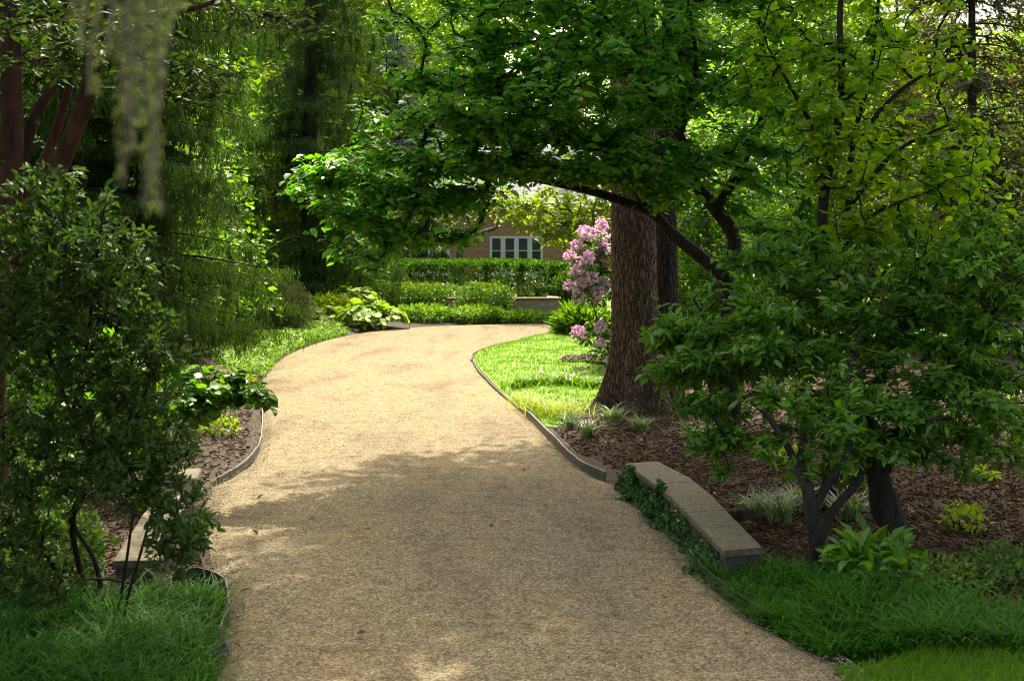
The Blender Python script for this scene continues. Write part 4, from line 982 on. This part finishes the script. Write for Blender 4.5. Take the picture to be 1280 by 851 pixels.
# dense leafy thicket trees, foliage down to the ground
rg = rng_(171); b0 = np.zeros(3)
limbs = [(smooth_path([(0,0,-.1), (.2,.1,1.2), (.1,-.1,3.5)], 5), np.linspace(.12,.03,11)), (smooth_path([(.1,0,0), (-.5,.3,1.2), (-.7,.2,2.6)], 5), np.linspace(.09,.03,11)), (smooth_path([(0,.1,0), (.5,-.5,1), (1.0,-.6,2.2)], 5), np.linspace(.08,.03,11))]
T = np.vstack([ell(rg, (0,0,2.7), (2.3,2.3,2.5), 420, .45), ell(rg, (.5,-.4,1.2), (2.2,2.2,1.1), 200, .45), ell(rg, (-.6,.3,4.6), (1.3,1.3,1.3), 90, .5)])
tgp = 'thicket trees round the garden'
tC = grow_tree('thicket_tree', 'dense mid green thicket tree standing between the nearer weeping spruces and the yew', 'tree', (0,0,0), limbs, T, dict(per=24, size=.14, span=3, jit=.15), M['mid'], M['greybark'], rg, .4, .01, tgp)
tC.location = (X(165, 27), 27, 0)
for px, d, rz, sc, lab, mat in ((110, 23, 1, 1.1, 'dense green thicket tree behind the rusty trunks', None), (20, 19, 2, 1.0, 'dense green thicket tree at the far left edge', None), (300, 41, 3, 1.2, 'yellow-green thicket tree between the two weeping spruces', 'bright'), (400, 43, 4, 1.25, 'yellow-green thicket tree behind the left end of the tall hedge', 'bright'),
        (180, 33, 5, 1.4, 'thicket tree far behind the leftmost spruce', None), (-40, 30, .4, 1.4, 'thicket tree beyond the left frame edge', None),
        (1010, 34, .8, 1.1, 'bright thicket tree on the lawn behind the evergreen shrub', 'bright'), (1120, 36, 1.8, 1.2, 'bright thicket tree on the far lawn right of the understory trunk', 'bright'), (1240, 33, 2.8, 1.2, 'bright thicket tree near the right edge behind the rusty conifer', 'bright'),
        (940, 40, 3.8, 1.3, 'green thicket tree right of the brick house', None), (1330, 26, 4.8, 1.1, 'green thicket tree just beyond the right frame edge', None), (880, 23, 5.5, .7, 'small green thicket tree behind the twin trunk', None)):
    copy_tree(tC, (X(px, d), d, 0), rz, sc, lab, tgp, M[mat] if mat else None)

# rusty conifer at right and blue spruce behind
def conifer(name, label, loc, H, R, mat, seed, z0=.6, dens=1.0, size=.10, rise_=.15):
    rg = rng_(seed); root = thing(name, label, 'conifer', (0,0,0)); g = Geo(); t = Geo()
    tube(t, [(0,0,-.1), (0,0,H*.5), (0,0,H)], [.012*H, .008*H, .01], 8)
    P_, D_ = [], []
    for z in np.arange(z0, H*.97, .28):
        z_ = z
        for k in range(6):
            z = z_ + rg.uniform(-.2, .2); rise_ = rg.uniform(-.25, .45)
            a = rg.random()*6.28; L = R*(1-z_/H)**.8*rg.uniform(.5, 1.2) + .1; u = np.array([math.cos(a), math.sin(a), 0])
            pts = np.array([np.array([0,0,z]) + u*L*f + np.array([0,0,L*(rise_*f-.35*f*f)]) for f in np.linspace(0, 1, 6)])
            tube(t, pts, np.linspace(.018, .004, 6), 4)
            m = int(60*L*dens); f = rg.random(m)**.7; w = (rg.random(m)-.5)*.5*L*f*1.2; s = np.array([-u[1], u[0], 0])
            q = np.array([0,0,z]) + u*(L*f)[:, None] + s*w[:, None]; q[:, 2] += L*(rise_*f-.35*f*f) - .1*np.abs(w) + .06*rg.standard_normal(m)
            P_.append(q); D_.append(u + s*np.sign(w)[:, None]*.8 + np.array([0,0,-.3]) + .7*rg.standard_normal((m,3)))
    p = np.vstack(P_); dd = np.vstack(D_); place(g, leaf_diamond(.3), p, dd, np.array([0,0,1.]) + .5*rg.standard_normal(p.shape), size*(.6+.8*rg.random(len(p))))
    t.build('trunk', M['darkbark'], root, True); g.build('crown', mat, root); root.location = tuple(loc); return root
conifer('conifer_tree', 'rusty brown-green conifer behind the understory tree at upper right', (X(1215, 23), 23, 0), 9, 2.3, M['brownconifer'], 131, dens=1.5, size=.15)
conifer('blue_spruce', 'pale blue spruce behind the dogwood crown, beyond the hedge', (X(497, 44), 44, 0), 8.6, 2.0, M['bluespruce'], 132, dens=.7, size=.2)

# ------------------------------------------------------------------ weeping spruces at left
def weeping(seed, name, label, loc, H, R, z0, group):
    rg = rng_(seed); root = thing(name, label, 'spruce', (0,0,0), group); t, br, g = Geo(), Geo(), Geo()
    tube(t, smooth_path([(0,0,-.1), (.06,0,H*.3), (-.05,.05,H*.6), (0,0,H)], 6), np.linspace(.24, .03, 19), 10)
    P0, DZ, LN = [], [], []
    for z in np.arange(z0, H*.96, .29):
        for k in range(5):
            a = rg.random()*6.28; L = R*(1-z/H)**.65*rg.uniform(.65, 1.15) + .2; u = np.array([math.cos(a), math.sin(a), 0]); s = np.array([-u[1], u[0], 0])
            fs = np.linspace(0, 1, 9); dr = rg.uniform(.35, .75)
            bow = rg.uniform(-.25,.25)
            c = lambda f: np.array([0,0,z]) + u*(L*f)[..., None] + s*(bow*L*f*f)[..., None] + np.array([0,0,1.])*(L*(.18*f - dr*f*f + .22*f**4))[..., None]
            tube(br, c(fs), np.linspace(.024, .004, 9)*(.5+L/4), 5)
            for fc in np.arange(.16, 1.001, .20/L + .05):
                m = rg.integers(12, 30); w0 = (rg.random()-.5)*.75*L*fc; big = rg.uniform(.25, .95)**1.4
                f = np.clip(fc + rg.standard_normal(m)*.016, 0, 1); w = w0 + rg.standard_normal(m)*.022
                q = c(f) + s*w[:, None]; q[:, 2] -= .12*np.abs(w)
                ln = big * (.25 + .75*rg.random(m)**1.6) * (.65 + .18*R) * np.minimum(1, .55 + fc); ln = np.minimum(ln, np.maximum(q[:, 2]-.08, .05))
                P0.append(q); LN.append(ln)
                k = int(14 + 26*L); ff = np.clip(fc + (rg.random(k)-.5)*.3, 0, 1); ww = (rg.random(k)-.5)*.7*L*ff    # short green sprays along the top of the branch
                qq = c(ff) + s*ww[:, None]; qq[:, 2] -= .1*np.abs(ww); P0.append(qq); LN.append(.08 + .14*rg.random(k))
    p = np.vstack(P0); ln = np.concatenate(LN)
    cnt = np.maximum(3, (ln/.021).astype(int)); idx = np.repeat(np.arange(len(p)), cnt); n = len(idx)
    f = rg.random(n); sway = rg.standard_normal((len(p), 2))*.06
    q = p[idx].copy(); q[:, 2] -= ln[idx]*f; q[:, :2] += sway[idx]*(f**1.5)[:, None] + rg.standard_normal((n, 2))*.008
    a = rg.random(n)*6.28; o = np.stack([np.cos(a), np.sin(a), 0*a], -1)
    place(g, leaf_sliver(.17), q, o*.55 + np.array([0,0,-1.]), o + .3*rg.standard_normal((n,3)), 0.065*(.7+.6*rg.random(n)))
    t.build('trunk', M['darkbark'], root, True); br.build('branches', M['darkbark'], root, True); g.build('crown', M['spruce'], root)
    root.location = tuple(loc); return root
wg = 'weeping spruces left of the drive'
ws = weeping(149, 'weeping_spruce', 'weeping spruce with curtains of hanging needles beside the left bed', (X(182, 18.5), 18.5, 0), 12, 1.7, .8, wg)
copy_tree(ws, (X(350, 29), 33.5, -.4), 2.1, 1.15, 'farther weeping spruce behind the yew shrub', wg)
copy_tree(ws, (X(95, 17), 17, -.2), 4.0, .95, 'weeping spruce behind the rusty trunks, leftmost of the spruces', wg)

# ------------------------------------------------------------------ left foreground
rg = rng_(151); b = np.array([-3.05, 8.4, 0]); d = 8.3
root = thing('rusty_tree', 'multi-stemmed tree with smooth rust-coloured trunks at the left frame edge', 'tree', b)
l0 = smooth_path([(-2.95,8.3,-.1), P(-10,520,d), P(2,370,d), P(14,240,d), P(14,100,d), P(10,-60,d), P(0,-300,d)], 6)
l1 = smooth_path([(-3.0,8.35,0), P(-25,420,d+.1), P(25,320,d), P(62,235,d), P(105,130,d-.1), P(130,20,d-.2), P(170,-160,d-.3)], 6)
l2 = smooth_path([(-3.05,8.5,0), P(-30,400,d+.3), P(20,240,d+.3), P(42,150,d+.35), P(75,80,d+.4), P(90,-60,d+.4)], 6)
l3 = smooth_path([(-3.05,8.5,0), P(0,330,d+.3), P(60,190,d+.5), P(90,90,d+.5), P(100,-40,d+.6)], 6)
limbs = [(l0, np.linspace(.085,.05,len(l0))), (l1, np.linspace(.085,.035,len(l1))), (l2, np.linspace(.05,.02,len(l2))), (l3, np.linspace(.045,.018,len(l3)))]
T = np.vstack([EP(rg, 100, 55, d-.3, 130, 60, 1.0, 130), EP(rg, 60, -120, d, 220, 110, 1.3, 150), EP(rg, 235, 105, d-.2, 90, 35, .6, 60), EP(rg, 20, 60, d+.5, 90, 120, .6, 60), EP(rg, 330, 20, d+.2, 90, 45, .7, 46), EP(rg, -60, 100, d, 60, 150, .8, 60), ell(rg, (-2.7, 10.3, 5.4), (1.9, 1.9, 1.3), 170)])  # last lobe is unseen upper crown, added to shade the near left grass
tr = Tree(rg, limbs, T, .15, .0035, .42, .05, .06); g = Geo(); tr.wood(g); g.build('trunk', M['redbark'], root, True)
g = Geo(); tr.leaves(g, leaf_oval(.38, .06, .12), 12, .062, 3, .025, .7, .1, .45, 1, .5, .35); g.build('crown', M['azalea'], root)

rg = rng_(152); d = 6.6; b = np.array([-2.0, 6.75, 0])
root = thing('azalea_shrub', 'tall twiggy azalea with small dark leaves and pale new tips at left', 'shrub', b)
bb = G(115, 760)
l0 = smooth_path([bb + [0,0,-.05], P(95,690,d+.6), P(90,640,d+.5), P(115,590,d+.3), P(90,520,d+.2), P(60,440,d+.1)], 5)
l1 = smooth_path([bb + [.05,.05,0], P(118,700,d+.6), P(92,650,d+.5), P(118,600,d+.3), P(160,540,d+.1), P(190,470,d)], 5)
l2 = smooth_path([G(148,765), P(158,700,6.8), P(168,640,6.7), P(190,590,6.6), P(200,540,6.5)], 5)
l3 = smooth_path([bb + [-.1,.1,0], P(40,660,d+.5), P(10,560,d+.3), P(-30,470,d)], 5)
l4 = smooth_path([P(90,520,d+.2), P(110,420,d), P(120,330,d-.1), P(130,260,d-.2)], 5); l5 = smooth_path([P(60,440,d+.1), P(30,360,d), P(10,280,d)], 5)
l6 = smooth_path([G(152,772), P(176,690,6.7), P(196,620,6.6), P(214,580,6.5), P(222,640,6.3)], 5)
limbs = [(l0, np.linspace(.017,.008,len(l0))), (l1, np.linspace(.015,.007,len(l1))), (l2, np.linspace(.009,.004,len(l2))), (l3, np.linspace(.018,.008,len(l3))), (l4, np.linspace(.012,.005,len(l4))), (l5, np.linspace(.012,.005,len(l5))), (l6, np.linspace(.008,.003,len(l6)))]
T = np.vstack([EP(rg, 60, 270, d, 90, 65, .5, 110), EP(rg, 130, 330, d-.1, 80, 60, .5, 110), EP(rg, 85, 420, d, 110, 80, .5, 190), EP(rg, 60, 540, d+.1, 100, 80, .5, 150), EP(rg, 165, 500, d, 70, 60, .4, 90),
               EP(rg, 165, 590, d-.1, 75, 45, .4, 75), EP(rg, 225, 640, d-.2, 46, 46, .3, 46), EP(rg, 60, 330, d-.2, 90, 60, .4, 70), EP(rg, 190, 430, d-.1, 50, 50, .4, 50), EP(rg, 222, 700, d-.2, 42, 26, .25, 20), EP(rg, 5, 670, d+.2, 65, 60, .4, 70), EP(rg, 35, 610, d+.1, 70, 60, .4, 60), EP(rg, 40, 730, d+.2, 55, 25, .3, 30), EP(rg, 195, 560, d-.2, 60, 50, .3, 40), EP(rg, -20, 400, d, 80, 150, .6, 110), EP(rg, 265, 655, d-.2, 25, 30, .2, 7)])
tr = Tree(rg, limbs, T, .08, .0022, .40, .05, .06); g = Geo(); tr.wood(g); g.build('trunk', M['darkbark'], root, True)
g = Geo(); tr.leaves(g, leaf_oval(.38, .08, .1), 17, .044, 1, .012, .4, -.15, .6, 1, .6, .35); g.build('crown', M['azalea'], root)

rg = rng_(153); d = 10.6; b = G(225, 640); b[0] -= .25; b[1] = 10.9; 
root = thing('broadleaf_shrub', 'broad-leaved dark shrub reaching over the left edging towards the drive', 'shrub', b)
l0 = smooth_path([b, P(215,560,d+.1), P(235,520,d), P(285,490,d-.1), P(325,492,d-.2)], 5); l1 = smooth_path([b, P(180,540,d), P(170,480,d), P(200,440,d)], 5); l2 = smooth_path([b, P(160,560,d+.2), P(90,520,d+.2)], 5)
limbs = [(l, np.linspace(.02,.006,len(l))) for l in (l0, l1, l2)]
T = np.vstack([EP(rg, 215, 490, d, 75, 42, .5, 60), EP(rg, 285, 490, d-.1, 45, 25, .35, 24), EP(rg, 140, 530, d+.1, 80, 60, .5, 50), EP(rg, 60, 600, d+.1, 90, 60, .5, 40), EP(rg, 322, 500, d-.2, 14, 10, .2, 5)])
tr = Tree(rg, limbs, T, .12, .003, .42, .06, .06); g = Geo(); tr.wood(g); g.build('trunk', M['darkbark'], root, True)
g = Geo(); tr.leaves(g, leaf_heart(.85), 9, .095, 2, .03, .9, .3, .3, 1, .35, .3); g.build('crown', M['evergreen'], root)
pg2 = 'yellow-green plants in the left mulch'
for px, py, top, rx, sd, lab in ((300, 500, 462, 26, 161, 'yellow-green plant spilling toward the drive below the spruce'), (270, 545, 520, 26, 162, 'low yellow-green plant on sunlit mulch behind the broad-leaved shrub'), (225, 520, 470, 28, 163, 'yellow-green plant half hidden by the broad-leaved shrub'), (190, 640, 605, 24, 164, 'small bright plant left of the left stone wall')):
    b = G(px, py); shrub('mulch_plant', lab, 'plant', px, top, b[1], rx, .2, 260, leaf_oval(.45, .1, .2), .06, M['bright'], sd, group=pg2, up=1, rnd=.35, stems=3)
for px, top, d, rx, n, sd, mat, lab in ((60, 640, 7.6, 70, 1500, 165, 'azalea', 'low green undergrowth shrub below the azalea at the left frame edge'), (20, 560, 9.5, 90, 1800, 166, 'azalea', 'leafy green shrub behind the azalea at the left frame edge'), (150, 420, 13, 90, 2200, 167, 'mid', 'mid green shrub beneath the weeping spruce behind the azalea'), (30, 430, 12, 100, 2200, 168, 'hedge', 'dark green shrub beneath the rusty trunks')):
    shrub('undergrowth_shrub', lab, 'shrub', px, top, d, rx, .5, n, leaf_oval(.45, .1, .2), .055 if d < 10 else .08, M[mat], sd, lump=.2)

# hanging needle strands close to the lens, from a limb above
rg = rng_(154); root = thing('weeping_conifer', 'blurred hanging grey-green conifer strands close in the upper left', 'conifer', (-2.3, 1.0, 0))
g = Geo(); tube(g, smooth_path([(-2.3,1.0,-.1), (-2.3,1.05,2), (-2.2,1.0,5)], 6), np.linspace(.14,.07,13), 9)
tube(g, smooth_path([(-2.28,1.05,2.5), (-1.4,1.2,2.6), (-.7,1.32,2.52), (-.25,1.36,2.46)], 6), np.linspace(.03,.006,19), 6); g.build('trunk', M['darkbark'], root, True)
g = Geo(); stf = Geo()
S = [(100,60),(118,120),(150,235),(165,190),(183,255),(192,262),(196,200),(158,110),(140,70),(215,18),(205,60),(90,20),(228,8),(172,150)]
for px, bot in S:
    dd = 1.34 + .04*rg.standard_normal(); e = P(px, bot, dd); top = e.copy(); top[2] = 2.47; L = top[2]-e[2]
    pts = np.array([top + (e-top)*f + np.array([rg.normal()*.004, rg.normal()*.004, 0]) for f in np.linspace(0,1,8)])
    tube(stf, pts, .0014, 4); n = int(L/.0016); f = rg.random(n); q = top + (e-top)*f[:, None] + rg.standard_normal((n,3))*.002
    a = rg.random(n)*6.28; o = np.stack([np.cos(a), np.sin(a), 0*a], -1); place(g, leaf_diamond(.25), q, o*.7+np.array([0,0,-1.]), o+.3*rg.standard_normal((n,3)), 0.0085*(.7+.6*rg.random(n)))
stf.build('twig', M['greybark'], root); g.build('needles', M['catkin'], root)
